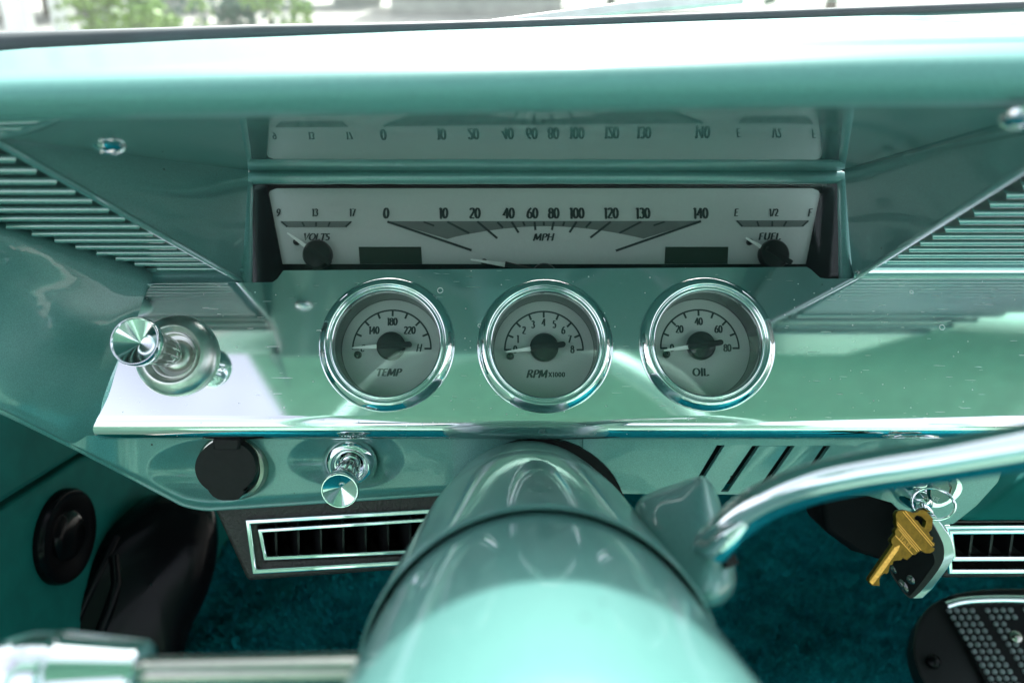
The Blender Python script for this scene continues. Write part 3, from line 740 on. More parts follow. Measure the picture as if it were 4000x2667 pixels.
# ================================================================== ROUND GAUGES
def make_dial(kind):
    ink = MB(); I = Matrix(); z = 0.0
    R = .0186
    ang = [math.pi*i/60 for i in range(61)]
    ink.grid([[Vector((r*math.cos(a), r*math.sin(a), z)) for a in ang] for r in (R-.0004, R+.0004)])
    for k in range(9):
        a = math.pi*k/8; L = .0029 if k not in (0, 8) else .0031
        bar(ink, I, (math.cos(a)*(R+.0003), math.sin(a)*(R+.0003)), (math.cos(a)*(R-L), math.sin(a)*(R-L)), .00095, z)
    mm = .001
    if kind == 'temp':
        for s, x, y in (('140', -8.6, 8.9), ('180', 0, 13.1), ('220', 8.4, 8.9)): text(ink, I, s, x*mm, y*mm, .0036, z, 1.02, 0, 1.25)
        text(ink, I, 'C', -.0137, .0002, .0033, z, .85, .2, 1.2); text(ink, I, 'H', .0131, .0004, .0034, z, .9, .2, 1.2)
        text(ink, I, 'TEMP', -.001, -.0113, .0034, z, 1, .22, 1.3, .04, .0118)
    elif kind == 'rpm':
        for k in range(9):
            a = math.pi*(1-k/8); r = .0133 if k not in (0, 8) else .0136
            text(ink, I, str(k), r*math.cos(a), r*math.sin(a)*.98+.0003, .0036, z, .95, 0, 1.25)
        text(ink, I, 'RPM', -.0031, -.0114, .0036, z, 1, .22, 1.25, .03, .0096); text(ink, I, 'X1000', .0060, -.0118, .0023, z, 1, 0, 1.15, .12, .0078)
    else:
        for k, s in enumerate(('0', '20', '40', '60', '80')):
            a = math.pi*(1-k/4); r = .0128
            text(ink, I, s, r*math.cos(a)*1.03, r*math.sin(a)+.0002, .0036, z, 1.0, 0, 1.25)
        text(ink, I, 'OIL', 0, -.0114, .0036, z, 1, 0, 1.3, .06, .0074)
    return ink
LBL = {'temp': 'chrome ringed TEMP gauge reading from C to H', 'rpm': 'chrome ringed RPM gauge numbered 0 to 8',
       'oil': 'chrome ringed OIL gauge numbered 0 to 80'}
def gauge(kind, px, py, needle_deg, src=None):
    m = PF.at(px, py)
    root = thing('round_gauge', LBL[kind], 'gauge', group='round gauges in the polished plate', mat=m)
    mm = .001
    if src is None:
        be = MB(); pr = [(31.2, 0), (31.2, 1.0), (30.9, 1.9), (30.2, 2.8), (29.0, 3.9), (28.0, 4.6), (27.4, 4.8), (26.9, 4.6), (26.5, 4.0), (26.2, 3.4), (25.9, 3.3), (25.6, 3.5), (25.2, 3.9), (24.8, 3.9), (24.4, 3.5), (24.1, 2.6), (24.0, 1.2), (24.0, 0.4)]
        be.lathe(m, [(r*mm, z*mm) for r, z in pr], 128); part('bezel', be, 'chrome', root, True, 0, 2, 60)
        wl = MB(); wl.lathe(m, [(.0241, .001), (.0240, -.004), (.0238, -.0120), (.0240, -.0155)], 96); wl.lathe(m, [(.0277, -.0001), (.0277, -.016), (.0241, -.016), (.0241, .0004)], 96)
        part('inner_wall', wl, 'dark_grey', root)
        le = MB(); le.lathe(m, [(.0240, .0008), (.012, .0011), (.0001, .0012)], 64); part('lens', le, 'gauge_glass', root)
    else:
        for ch in src.children:
            if ch.name.split('.')[0] in ('bezel', 'inner_wall', 'lens'):
                c = ch.copy(); COL.objects.link(c); c.parent = root
    zd = -.0135
    dm = m @ Matrix.Translation((0, 0, zd))
    di = MB(); di.prism(dm, [ellipse(0, 0, .0237, .0237, 96)], -.0012, 0); d = part('dial', di, 'dial', root)
    ink = make_dial(kind); ink.v = [dm @ (p+Vector((0, 0, .00012))) for p in ink.v]; part('markings', ink, 'ink', d, False)
    a = math.radians(needle_deg); nm = dm @ Matrix.Translation((0, .0008, 0)) @ Matrix.Rotation(a, 4, 'Z')
    nd = MB(); h = .0042
    nd.prism(nm, [[(.0050, -.0011), (.0176, -.00042), (.0183, 0), (.0176, .00042), (.0050, .0011)]], h-.0006, h); ne = part('needle', nd, 'needle', root, False)
    tl = MB(); tl.prism(nm, [[(.0064, -.0012), (.0064, .0012)]+[(-.0088+.0013*math.cos(t), .0013*math.sin(t)) for t in [math.pi/2+math.pi*k/8 for k in range(9)]]], h-.0008, h+.0012)
    part('needle_tail', tl, 'black', ne, True, .0003)
    hb = MB(); hb.lathe(dm @ Matrix.Translation((0, .0008, 0)), [(.0068, .0018), (.0068, .0034), (.0065, .0044), (.0060, .0049), (.0030, .0053), (.0001, .0054)], 48)
    hb.lathe(dm @ Matrix.Translation((0, .0008, 0)), [(.0052, .0), (.0052, .002), (.0068, .002)], 32)
    part('hub', hb, 'black', root)
    sn = MB(); sn.lathe(dm @ Matrix.Translation((-.0160, -.0030, 0)), [(.0018, 0), (.0017, .0016), (.0013, .0022), (.0007, .0024), (.0007, .0040), (.0001, .0044)], 24); part('stop_pin', sn, 'black', root)
    return root
g0 = gauge('temp', *GAUGES[0], 183.5)
gauge('rpm', *GAUGES[1], 187.5, g0)
gauge('oil', *GAUGES[2], 188, g0)

# ================================================================== WIDE SPEEDOMETER CLUSTER
DF = Frame(pix(1250, 520, .409), math.radians(7))
def dl(x, y): return DF.loc(x, y)
def dpoly(p): return [DF.loc(x, y) for x, y in p]
clu = thing('speedometer_cluster', 'wide silver speedometer with volts and fuel scales set deep in the dash opening', 'speedometer', DF.hit(1250, 600))
hs = MB()
oB = [(540, 390), (1968, 390), (1968, 700), (540, 700)]
hs.prism(DF.m, [dpoly(oB)], -.006, -.004)
part('housing', hs, 'void', clu, False)
sur = MB(); sur.prism(DF.m, [dpoly([(572, 405), (1935, 405), (1935, 660), (572, 660)]), dpoly([(613, 426), (1889, 426), (1852, 607), (648, 607)])], -.001, .0006); part('mask', sur, 'matt_black', clu, False)
dp = [(612, 470), (613, 448), (619, 437), (634, 431), (1868, 431), (1882, 437), (1888, 450), (1886, 470), (1853, 606), (1853, 640), (648, 640), (648, 606)]
dd = MB(); dd.prism(DF.m, [dpoly(dp)], -.004, -.0012); dial = part('dial', dd, 'dial', clu, False)
ZI = -.00105
gy = MB()
z1 = lambda x, y: (558.6+.2875*x, 399.8+.2875*y)
z2 = lambda x, y: (1176+.35*x, 399.8+.35*y)
band = [(890, 507), (1610, 506), (1479, 547)]
for k in range(1, 24):
    t = k/24; x = 1479+(1027-1479)*t; q = (x-1253)/226; band.append((x, 518.5+28.5*abs(q)**1.9))
band.append((1027, 548))
gy.prism(DF.m, [dpoly(band)], ZI-.0001, ZI)
gy.prism(DF.m, [dpoly([(643, 507), (808, 507), (795, 521), (660, 521)])], ZI-.0001, ZI)
gy.prism(DF.m, [dpoly([(1690, 505), (1860, 505), (1844, 520), (1704, 520)])], ZI-.0001, ZI)
part('scale_band', gy, 'grey_ink', dial, False)
ik = MB(); ZK = ZI+.00015
def dbar(p, q, w): bar(ik, DF.m, dl(*p), dl(*q), w*.000224, ZK)
dbar((889, 508), (1083, 574), 5.5); dbar((1611, 507), (1415, 575), 5.5)
for a, b2, w in (((1440, 378), (1525, 410), 4), ((1630, 378), (1805, 470), 5), ((1870, 375), (2030, 510), 5), ((2030, 380), (2075, 425), 4.5), ((2145, 378), (2200, 465), 5), ((2235, 378), (2250, 410), 4.5), ((2328, 378), (2335, 445), 5)):
    dbar(z1(*a), z1(*b2), w)
for a, b2, w in (((143, 310), (155, 365), 5), ((208, 310), (210, 335), 4.5), ((275, 310), (262, 365), 5), ((345, 310), (335, 338), 4.5), ((425, 310), (378, 380), 5), ((520, 310), (485, 348), 4.5), ((650, 310), (515, 415), 5), ((850, 310), (705, 385), 4.5), ((1005, 310), (930, 335), 4)):
    if a[0] != 143: dbar(z2(*a), z2(*b2), w)
for p, q in (((645, 508), (659, 520)), ((693, 509), (698, 519)), ((725, 509), (725, 519)), ((757, 509), (753, 519)), ((806, 508), (793, 520)),
             ((1694, 506), (1706, 519)), ((1740, 507), (1744, 519)), ((1775, 507), (1775, 519)), ((1808, 507), (1801, 519)), ((1858, 506), (1844, 519))): dbar(p, q, 4)
hpx = lambda n: n*.000224
for s, x in (('0', 887), ('10', 1019), ('20', 1091), ('40', 1169), ('60', 1223.5), ('80', 1272.5), ('100', 1326), ('120', 1405), ('130', 1478), ('140', 1611)):
    a, b2 = dl(x, 488.5); text(ik, DF.m, s, a, b2, hpx(25), ZK, 1.0, 0, 1.22)
for s, x, sl_ in (('9', 639, 0), ('13', 723, 0), ('17', 809, 0), ('E', 1693, .15), ('1/2', 1779, 0), ('F', 1863, .2)):
    a, b2 = dl(x, 487); text(ik, DF.m, s, a, b2, hpx(17.5), ZK, 1.0, sl_, 1.15)
for s, x, y, wd in (('VOLTS', 727, 543, 60), ('MPH', 1249.5, 543.5, 46), ('FUEL', 1770, 542, 50)):
    a, b2 = dl(x, y); text(ik, DF.m, s, a, b2, hpx(16), ZK, 1, .2, 1.25, .05, hpx(wd))
part('markings', ik, 'ink', dial, False)
for p in ([(823, 566), (967, 566), (969, 605), (826, 605)], [(1529, 566), (1674, 566), (1672, 605), (1527, 605)]): 
    lc = MB(); lc.prism(DF.m, [dpoly(p)], ZI-.0001, ZI+.0002); part('display_window', lc, 'lcd', dial, False)
def mini_hub(x, y, r, tip, base):
    hb = MB(); m = DF.at(x, y, .0045, -.0045); hb.lathe(m, [(r, .001), (r, .0045), (r*.9, .0056), (r*.5, .0062), (.0001, .0064)], 40); h = part('hub', hb, 'black', clu)
    nd = MB(); a = DF.inv @ DF.hit(*tip, .004); b2 = DF.inv @ DF.hit(*base, .004); t = (a-b2).normalized(); nn = Vector((-t.y, t.x, 0))
    nd.prism(DF.m, [[tuple((b2+nn*.0011)[:2]), tuple((a+nn*.0004)[:2]), tuple((a-nn*.0004)[:2]), tuple((b2-nn*.0011)[:2])]], .0036, .0042); part('needle', nd, 'needle', h, False)
    c = Vector((m.translation)); cl_ = DF.inv @ c
    tl = MB(); e = cl_-t*r*1.25; tl.prism(DF.m, [[tuple((b2+nn*.0013)[:2]), tuple((b2-nn*.0013)[:2]), tuple((e-nn*.0013)[:2]), tuple((e+nn*.0013)[:2])]], .0056, .0068); part('needle_tail', tl, 'black', h, True, .0004)
mini_hub(728, 583, hpx(33), (660, 535), (707, 569))
mini_hub(1779, 583, hpx(34), (1713, 546), (1757, 573))
mini_hub(1250, 634, hpx(30), (1081, 596), (1160, 608))
for x, y in ((681, 556), (1112, 602), (1722, 556)):
    sp_ = MB(); sp_.lathe(DF.at(x, y), [(.0016, -.001), (.0016, .001), (.001, .002), (.0007, .0022), (.0006, .0034), (.0001, .0036)], 16)
    part('stop_pin', sp_, 'black', clu)
lensm = MB(); LF = Frame(pix(1250, 520, .398), math.radians(8.5)); lensm.prism(LF.m, [[LF.loc(x, y) for x, y in [(570, 405), (1938, 405), (1938, 660), (570, 660)]]], -.001, 0)
part('lens', lensm, 'lens', clu, False)

# ================================================================== KNOBS AND SOCKET
def knob(name, label, m, k, L, rh, base_mat):
    root = thing(name, label, 'knob', group=None, mat=m); mm = .001*k
    es = MB(); pr = [(18.6, 0), (18.6, 2.0), (18.3, 3.2), (17.4, 4.7), (16.0, 5.9), (14.6, 6.8), (13.7, 7.3), (13.1, 7.4), (12.5, 7.1), (11.7, 6.1), (11.1, 5.3), (10.6, 5.0), (10.2, 5.3), (9.8, 5.2), (9.5, 4.2), (9.3, 1.6), (7.5, 1.2), (6.6, 2.6), (5.2, 3.4), (3, 3.5)] if True else [(18.6, 0), (18.6, 2.6), (18.0, 4.4), (16.6, 5.6), (14.8, 6.0), (13.6, 7.4), (12.6, 8.6), (11.6, 9.2), (10.6, 9.3), (9.6, 8.8), (9.0, 7.4), (8.7, 5.4), (8.5, 4.2), (6.8, 4.0), (6.4, 5.2), (5.2, 5.6), (3, 5.6)]
    es.lathe(m, [(r*mm, z*mm) for r, z in pr], 96); part('escutcheon', es, base_mat, root)
    sh = MB(); sh.lathe(m, [(.0034*k, .003*k), (.0034*k, .012*k)], 32); part('shaft', sh, 'steel', root)
    kb = MB()
    def flute(r, z, a):
        q = max(0, min(1, (z-.0125*k)/(.002*k)))*max(0, min(1, (L*.80-z)/(L*.06)))
        return r*(1-.075*q*max(0, math.cos(14*a))**2)
    kb.lathe(m, [(rh*.42, .010*k), (rh*.60, .0102*k), (rh*.64, .0115*k), (rh*.655, .0126*k), (rh*.67, .0148*k), (rh*.70, L*.45), (rh*.74, L*.58), (rh*.80, L*.70), (rh*.835, L*.745), (rh*.90, L*.80), (rh*.97, L*.85), (rh*1.0, L*.90), (rh*1.02, L*.96), (rh*1.0, L*.985), (rh*.965, L), (rh*.93, L*1.0)], 144, flute)
    kh = part('knob_head', kb, 'chrome', root)
    fc = MB(); nn = 36
    fc.lathe(m, [(rh*.93, L), (rh*.90, L-.0008*k), (rh*.45, L-.0034*k), (rh*.0005, L-.0060*k)], 144); part('knob_face', fc, 'spun', kh)
    return root
def spun_mat():
    m, n, l, b = new_mat('spun_chrome'); setp(b, base=(.85, .87, .88), rough=.09, metal=1.0)
    v = texcoord(n, l); f = noise(n, l, v, 2200, 2)
    l.new(ramp(n, l, f, [(.3, (.74, .76, .78)), (.7, (.9, .92, .93))]), b.inputs['Base Color']); return m
M['spun'] = spun_mat()
knob('headlight_switch', 'large chrome pull knob on a stepped satin ring at the end of the polished plate', PF.at(409, 818), 1.0, .0430, .0100, 'satin')
KF = Frame(LP.hit(806, 1062, -.006), math.radians(-15), math.radians(2))
knob('wiper_switch', 'smaller chrome pull knob below the polished lip beside the black socket cover', KF.m, .68, .0310, .0083, 'chrome')
sk = thing('power_socket', 'round black rubber socket cover hanging in the teal thumb recess', 'power socket', LP.hit(527, 1080))
SF = Frame(LP.hit(527, 1078, .004), math.radians(-10))
cr = [SF.loc(526+69*math.cos(a), 1066-61*math.sin(a)) for a in [math.radians(-55+i*290/48) for i in range(49)]]
cov = cr+[SF.loc(x, y) for x, y in [(489, 1121), (498, 1131), (508, 1137), (520, 1140), (544, 1140), (556, 1137), (563, 1130), (570, 1119)]]
cv = MB(); cv.prism(SF.m, [cov], 0, .0048); part('cover', cv, 'cap', sk, True, .0018, 4, 50)
hg = MB(); hg.prism(SF.m, [[SF.loc(x, y) for x, y in [(498, 1000), (562, 1000), (560, 1024), (500, 1024)]]], .0015, .0062); part('hinge', hg, 'cap', sk, True, .001, 2)
bz = MB(); bz.lathe(SF.m @ Matrix.Translation((0, 0, -.008)), [(.0166, -.004), (.0166, .004), (.0155, .0062), (.0140, .0066), (.013, .005)], 64); part('socket_ring', bz, 'steel', sk)

# ================================================================== AIR VENTS UNDER THE DASH
VF = Frame(pix(760, 1230, .392), math.radians(-4))
def vl(p): return [VF.loc(x, y) for x, y in p]
av = thing('air_vent', 'black wrinkle finish air vent pod with double chrome frame under the steering column side', 'air vent', VF.hit(760, 1330, -.03))
hole = [(589, 1207), (1290, 1162), (1290, 1262), (605, 1288)]
hou = MB(); hou.prism(VF.m, [vl([(487, 1160), (1000, 1128), (1300, 1110), (1300, 1290), (1000, 1304), (567, 1335)]), vl(hole)], -.045, 0); part('housing', hou, 'wrinkle', av, True, .0022, 3)
vb = MB(); vb.prism(VF.m, [vl([(580, 1195), (1295, 1150), (1295, 1270), (597, 1300)])], -.044, -.030); part('duct_back', vb, 'void', av, False)
def chrome_loop(name, pts, w, parent, F_, h, mat='chrome', dep=.003):
    q = [Vector(F_.loc(x, y)) for x, y in pts]; c = sum(q, Vector((0, 0)))/len(q)
    inn = []
    n = len(q)
    for i in range(n):
        a, b2, d = q[i-1], q[i], q[(i+1) % n]
        e1 = (b2-a).normalized(); e2 = (d-b2).normalized(); n1 = Vector((-e1.y, e1.x)); n2 = Vector((-e2.y, e2.x))
        if n1.dot(c-b2) < 0: n1 = -n1
        if n2.dot(c-b2) < 0: n2 = -n2
        k = (n1+n2); inn.append(b2+k*(w/(1+n1.dot(n2))))
    mb = MB(); mb.prism(F_.m, [[tuple(p) for p in q], [tuple(p) for p in inn]], h-dep, h); return part(name, mb, mat, parent, True, w*.3, 3)
chrome_loop('outer_frame', [(566, 1190), (1320, 1146), (1320, 1272), (583, 1315)], .0024, av, VF, .0025)
chrome_loop('inner_frame', [(592, 1214), (1300, 1168), (1300, 1254), (607, 1286)], .0019, av, VF, .0008)
for i in range(9):
    x = 628+i*52; vn = MB(); a = VF.loc(x, 1205-(x-600)*.055); b2 = VF.loc(x+3, 1288-(x-600)*.045)
    m = VF.m @ Matrix.Translation((a[0], 0, -.004)) @ Matrix.Rotation(math.radians(28), 4, 'Y'); vn.box(m, -.0005, .0005, b2[1]-.002, a[1]+.003, -.022, .0); part('vane', vn, 'black', av, False)
RF = Frame(pix(2300, 1260, .40), math.radians(-12))
rv = thing('air_vent', 'dark air vent with bright double chrome bars behind the hanging keys', 'air vent', RF.hit(2300, 1320))
rl = lambda p: [RF.loc(x, y) for x, y in p]
b = MB(); b.prism(RF.m, [rl([(2150, 1196), (2760, 1190), (2760, 1325), (2162, 1330)]), rl([(2172, 1206), (2750, 1202), (2750, 1312), (2180, 1314)])], -.03, -.0005); part('housing', b, 'wrinkle', rv, True, .002, 3)
b = MB(); b.prism(RF.m, [rl([(2160, 1200), (2758, 1195), (2758, 1320), (2170, 1322)])], -.03, -.02); part('duct_back', b, 'void', rv, False)
chrome_loop('outer_frame', [(2166, 1204), (2752, 1201), (2752, 1315), (2176, 1317)], .0026, rv, RF, .001)
chrome_loop('inner_frame', [(2178, 1217), (2742, 1214), (2742, 1288), (2186, 1290)], .0026, rv, RF, 0)
for i in range(7):
    x = 2198+i*47; vn = MB(); a = RF.loc(x, 1222); b2 = RF.loc(x, 1276); m = RF.m @ Matrix.Translation((a[0], 0, -.004)); vn.box(m, -.0006, .0006, b2[1]-.003, a[1]+.003, -.014, 0); part('vane', vn, 'black', rv, False)
bb = MB(); BF = Frame(pix(1980, 1215, .43), math.radians(-8))
bb.prism(BF.m, [[BF.loc(x, y) for x, y in [(1885, 1130), (2080, 1130), (2110, 1230), (2072, 1302), (1960, 1268), (1896, 1222)]]], -.03, 0)
tag(part('duct_box', bb, 'matt_black', None, True, .003, 3), 'plain black box hanging under the dash behind the chrome lever', 'box')

# ================================================================== STEERING COLUMN
UC, VC = .0072, -.0866
AX = Matrix.Translation((UC, VC, 0))
colr = thing('steering_column', 'thick teal steering column running from the dash toward the driver', 'steering column', (UC, VC, .02))
def lz(pr): return [(r, w) for r, w in pr]
c = MB(); c.lathe(AX, [(.030, -.05), (.0385, -.02), (.0410, .000), (.0424, .020), (.0433, .045), (.0436, .0535), (.0430, .0550)], 128); part('column_jacket', c, 'paint_smooth', colr, True, 0, 2, 50)
c = MB(); c.lathe(AX, [(.0425, .0545), (.0441, .0556), (.0446, .058), (.0450, .075), (.0456, .11), (.0461, .150), (.0463, .166), (.0463, .1690), (.0460, .1702), (.0456, .1702), (.0453, .1694), (.0451, .166), (.0450, .145)], 160); part('shift_collar', c, 'paint_smooth', colr, True, 0, 2, 40)
c = MB(); c.lathe(AX, [(.0451, .146), (.0440, .146)], 128); part('collar_gap', c, 'void', colr)
c = MB(); c.lathe(AX, [(.0438, .130), (.0440, .168), (.0443, .176), (.0447, .21), (.0450, .265), (.0448, .272), (.0435, .276), (.025, .276)], 160); part('turn_signal_housing', c, 'paint_smooth', colr, True, 0, 2, 40)
# shift lever boss: lug that takes the lever
lug = MB(); secs = [
 [(1425, 1150, .250), (1535, 1408, .210), (1535, 1408, .250), (1425, 1150, .290)],
 [(1535, 1122, .243), (1588, 1400, .200), (1590, 1400, .240), (1535, 1112, .280)],
 [(1600, 1090, .236), (1632, 1396, .197), (1660, 1392, .238), (1620, 1085, .272)],
 [(1618, 1098, .238), (1655, 1386, .199), (1675, 1384, .238), (1632, 1095, .270)],
 [(1652, 1160, .243), (1704, 1338, .211), (1706, 1340, .240), (1660, 1155, .266)]]
sp4 = []
for sc4 in secs:                                   # four rounded corners per section
    q4 = [pix(*p) for p in sc4]; ring = []
    for k in range(4):
        a, b2 = q4[k], q4[(k+1) % 4]; ring += [a.lerp(b2, .12), a.lerp(b2, .5), a.lerp(b2, .88)]
    sp4.append(ring)
lug.grid(sp4, True); lug.f.append(tuple(range(11, -1, -1))); lug.f.append(tuple(48+k for k in range(12)))
lo = part('lever_boss', lug, 'paint_smooth', colr, True, 0, 2, 180)
sb = lo.modifiers.new('soften', 'SUBSURF'); sb.levels = 3; sb.render_levels = 3
sk2 = MB(); a1, a2, a3, a4 = pix(1618, 1196, .2235), pix(1640, 1192, .2310), pix(1690, 1290, .2185), pix(1664, 1302, .2120)
off = Vector((.0006, .0, .0012)); sk2.add([p+off for p in (a1, a2, a3, a4)]+[p-off*5 for p in (a1, a2, a3, a4)], [(0, 1, 2, 3), (7, 6, 5, 4), (0, 4, 5, 1), (1, 5, 6, 2), (2, 6, 7, 3), (3, 7, 4, 0)])
part('socket_shade', sk2, 'void', colr, False)  # near-black block standing in for the shade inside the lever socket
rvt = MB(); mR = Matrix.Translation(pix(1551, 1150, .2515)) @ Matrix.Rotation(math.radians(-38), 4, 'Z') @ Matrix.Rotation(math.radians(-35), 4, 'X')
rvt.lathe(mR @ Matrix.Diagonal((1.7, 1, 1, 1)), [(.0015, 0), (.0014, .0006), (.0010, .0009), (.0001, .0010)], 24); part('pivot_pin', rvt, 'steel', colr)
# gear lever
gl = thing('gear_lever', 'bent chrome gear lever rising from the column toward the passenger side', 'gear lever', pix(1640, 1230, .215))
gp = spline([pix(1630, 1262, .2185), pix(1652, 1236, .214), pix(1700, 1190, .210), pix(1765, 1148, .205), pix(1860, 1112, .199), pix(1980, 1086, .193), pix(2150, 1060, .184), pix(2352, 1026, .173), pix(2600, 985, .16)], 8)
nr = len(gp); t = MB(); t.tube(gp, [.0052 if i < 8 else .0050 for i in range(nr)], 40); part('rod', t, 'chrome', gl)
ft = MB(); ft.tube([pix(1622, 1256, .2145), pix(1650, 1262, .210), pix(1682, 1226, .207), pix(1712, 1200, .206)], [.0042, .0048, .0045, .002], 16, True, (1, .7)); part('forged_end', ft, 'chrome', gl)
# turn signal lever
tl = thing('turn_signal_lever', 'blurred chrome turn signal lever with stepped knob below the dash', 'turn signal lever', pix(790, 1537, .166))
TD = .166
p0, p1 = pix(860, 1532, TD), pix(300, 1542, TD+.001)
r = MB(); r.tube([p0, p1], .0031, 32); part('rod', r, 'steel', tl)
ax = (p1-p0).normalized(); q = Vector((0, 0, 1)).rotation_difference(ax).to_matrix().to_4x4(); q.translation = pix(334, 1541, TD+.001)
k = MB(); k.lathe(q, [(.003, -.0005), (.0058, 0), (.0063, .0006), (.0064, .0014), (.0082, .0158), (.0084, .0166), (.0080, .0172), (.0078, .0180), (.0084, .0188), (.0085, .022), (.0086, .0235), (.0078, .0290), (.0062, .0318), (.003, .0332), (.0001, .0335)], 96); part('knob', k, 'chrome', tl)
# steering wheel, almost wholly outside the frame: its rim shows in the polished plate
sw = thing('steering_wheel', 'thin pale green steering wheel rim mirrored in the polished plate', 'steering wheel', (UC, VC, .292))
wm = AX @ Matrix.Translation((0, 0, .292)); RR = .190
t = MB(); t.tube([wm @ Vector((RR*math.cos(a), RR*math.sin(a), .012)) for a in [2*math.pi*i/120 for i in range(120)]], .0105, 20, False, (1, 1), True); part('rim', t, 'pale_rim', sw)
for a in (205, 335):
    ca, sa = math.cos(math.radians(a)), math.sin(math.radians(a)); t = MB()
    t.tube([wm @ Vector((ca*.02, sa*.02, .012)), wm @ Vector((ca*.10, sa*.10, .006)), wm @ Vector((ca*RR, sa*RR, .012))], [.012, .009, .008], 16, True, (1, .45)); part('spoke', t, 'chrome', sw)
t = MB(); t.lathe(wm, [(.040, -.012), (.042, .0), (.038, .022), (.02, .028), (.0001, .029)], 64); part('hub', t, 'paint_smooth', sw)

# ================================================================== IGNITION, KEYS
IG = Frame(pix(2118, 1098, .378), math.radians(-10))
ig = thing('ignition_switch', 'chrome ignition switch half hidden under the gear lever', 'ignition switch', mat=IG.m)
b = MB(); b.lathe(IG.m, [(.016, -.004), (.0155, .001), (.0135, .004), (.0125, .0048), (.0115, .0042), (.0105, .0046)], 48); part('bezel', b, 'chrome', ig)
b = MB(); b.lathe(IG.m, [(.0105, .003), (.010, .012), (.0090, .014), (.0001, .014)], 32, lambda r, z, a: r*(1+.25*abs(math.cos(a))**6)); part('lock_cylinder', b, 'chrome', ig)
b = MB(); mB = IG.m.copy(); mB.translation = pix(2121, 1152, .362); b.lathe(mB, [(.0062, -.02), (.0058, -.004), (.0042, .001), (.0020, .003), (.0001, .0034)], 32); part('stud', b, 'chrome', ig)
ZK8 = lambda x, y: (1970+.1912*x, 1087.8+.1912*y)     # close-up pixels of the keys -> picture pixels
# silver key in the lock
KFm = Frame(pix(2150, 1120, .352), math.radians(-14), math.radians(18))
kl = lambda p: [KFm.loc(*ZK8(x, y)) for x, y in p]
ik_ = MB(); ik_.prism(KFm.m, [chaikin(kl([(850, 290), (855, 120), (960, 40), (1060, 20), (1150, 30), (1180, 120), (1090, 300), (940, 360)]), 1), kl([(1050, 60), (1110, 150), (1090, 220), (1060, 240), (1070, 200), (1085, 150), (1055, 100)])], -.0012, .0012)
igk = part('ignition_key', ik_, 'steel', None, True, .0003, 2)
tag(igk, 'silver key standing in the ignition switch', 'key')
tx = MB(); cxy = KFm.loc(*ZK8(908, 285)); text(tx, KFm.m @ Matrix.Translation((cxy[0], cxy[1], 0)) @ Matrix.Rotation(math.radians(-22), 4, 'Z'), 'ALITE', 0, 0, .0019, .00132, .85, 0, 1.0)
part('stamped_letters', tx, 'satin', igk, False)
# split ring
RG = Frame(pix(2143, 1156, .345), math.radians(24), math.radians(-14))
rc = RG.inv @ RG.hit(*ZK8(905, 360)); ringp = []
for i in range(150):
    a = 2*math.pi*i/74; e = .0004*(i/150-.5)*3
    ringp.append(RG.m @ Vector((rc.x+.00855*math.cos(a), rc.y+.0069*math.sin(a), e)))
rg_ = MB(); rg_.tube(ringp, .00052, 10); tag(part('key_ring', rg_, 'chrome'), 'thin split ring hanging from the ignition key', 'key ring')
# brass key
BK = Frame(pix(2080, 1250, .338), math.radians(3), math.radians(14))
kb = lambda p: [BK.loc(*ZK8(x, y)) for x, y in p]
kout = [(436, 500), (440, 470), (465, 440), (510, 432), (555, 430), (580, 440), (610, 445), (640, 465), (690, 455), (720, 430), (770, 425), (815, 455), (885, 535), (870, 660), (830, 700), (845, 715), (850, 735), (885, 755), (880, 785), (865, 800), (905, 825), (900, 860), (870, 870), (905, 885), (895, 920), (850, 945), (790, 945), (735, 915), (700, 940), (670, 968), (640, 965), (575, 1025), (540, 1015), (525, 1002), (500, 1030), (440, 1035), (410, 1040), (400, 1080), (365, 1090), (350, 1175), (325, 1195), (300, 1185), (265, 1210), (240, 1260), (245, 1335), (150, 1330), (115, 1275), (130, 1235), (400, 845), (382, 815), (385, 780), (430, 720), (425, 680), (455, 640), (440, 590), (445, 550)]
khole = [(660, 520), (690, 492), (740, 505), (800, 560), (795, 600), (780, 640), (750, 625), (700, 555), (670, 545)]
bk = MB(); bk.prism(BK.m, [kb(kout), kb(khole)], -.0010, .0010)
bks = part('brass_key', bk, 'brass', None, True, .00022, 2); tag(bks, 'worn brass house key hanging over the black fob', 'key')
gv = MB(); gv.prism(BK.m, [kb([(470, 845), (490, 850), (470, 905), (300, 1145), (160, 1325), (118, 1290), (125, 1275), (420, 870)])], .0006, .00118); part('groove_highlight', gv, 'brass_highlight', bks, True, .0002, 1)  # highlight along the blade groove, put into the colour
rbm = MB()
for x0, y0, x1, y1 in ((520, 450, 868, 860), (548, 440, 890, 850), (452, 570, 740, 910), (450, 600, 715, 920), (470, 655, 690, 925), (432, 735, 640, 960)):
    bar(rbm, BK.m, BK.loc(*ZK8(x0, y0)), BK.loc(*ZK8(x1, y1)), .00032, .00112)
part('pressed_lines', rbm, 'brass_highlight', bks, False)
tx = MB(); c0 = BK.loc(*ZK8(555, 815)); text(tx, BK.m @ Matrix.Translation((c0[0], c0[1], 0)) @ Matrix.Rotation(math.radians(-46), 4, 'Z'), 'HARI', 0, 0, .0024, .00112, .9, 0, .5, .25)
part('stamped_letters', tx, 'brass_highlight', bks, False)
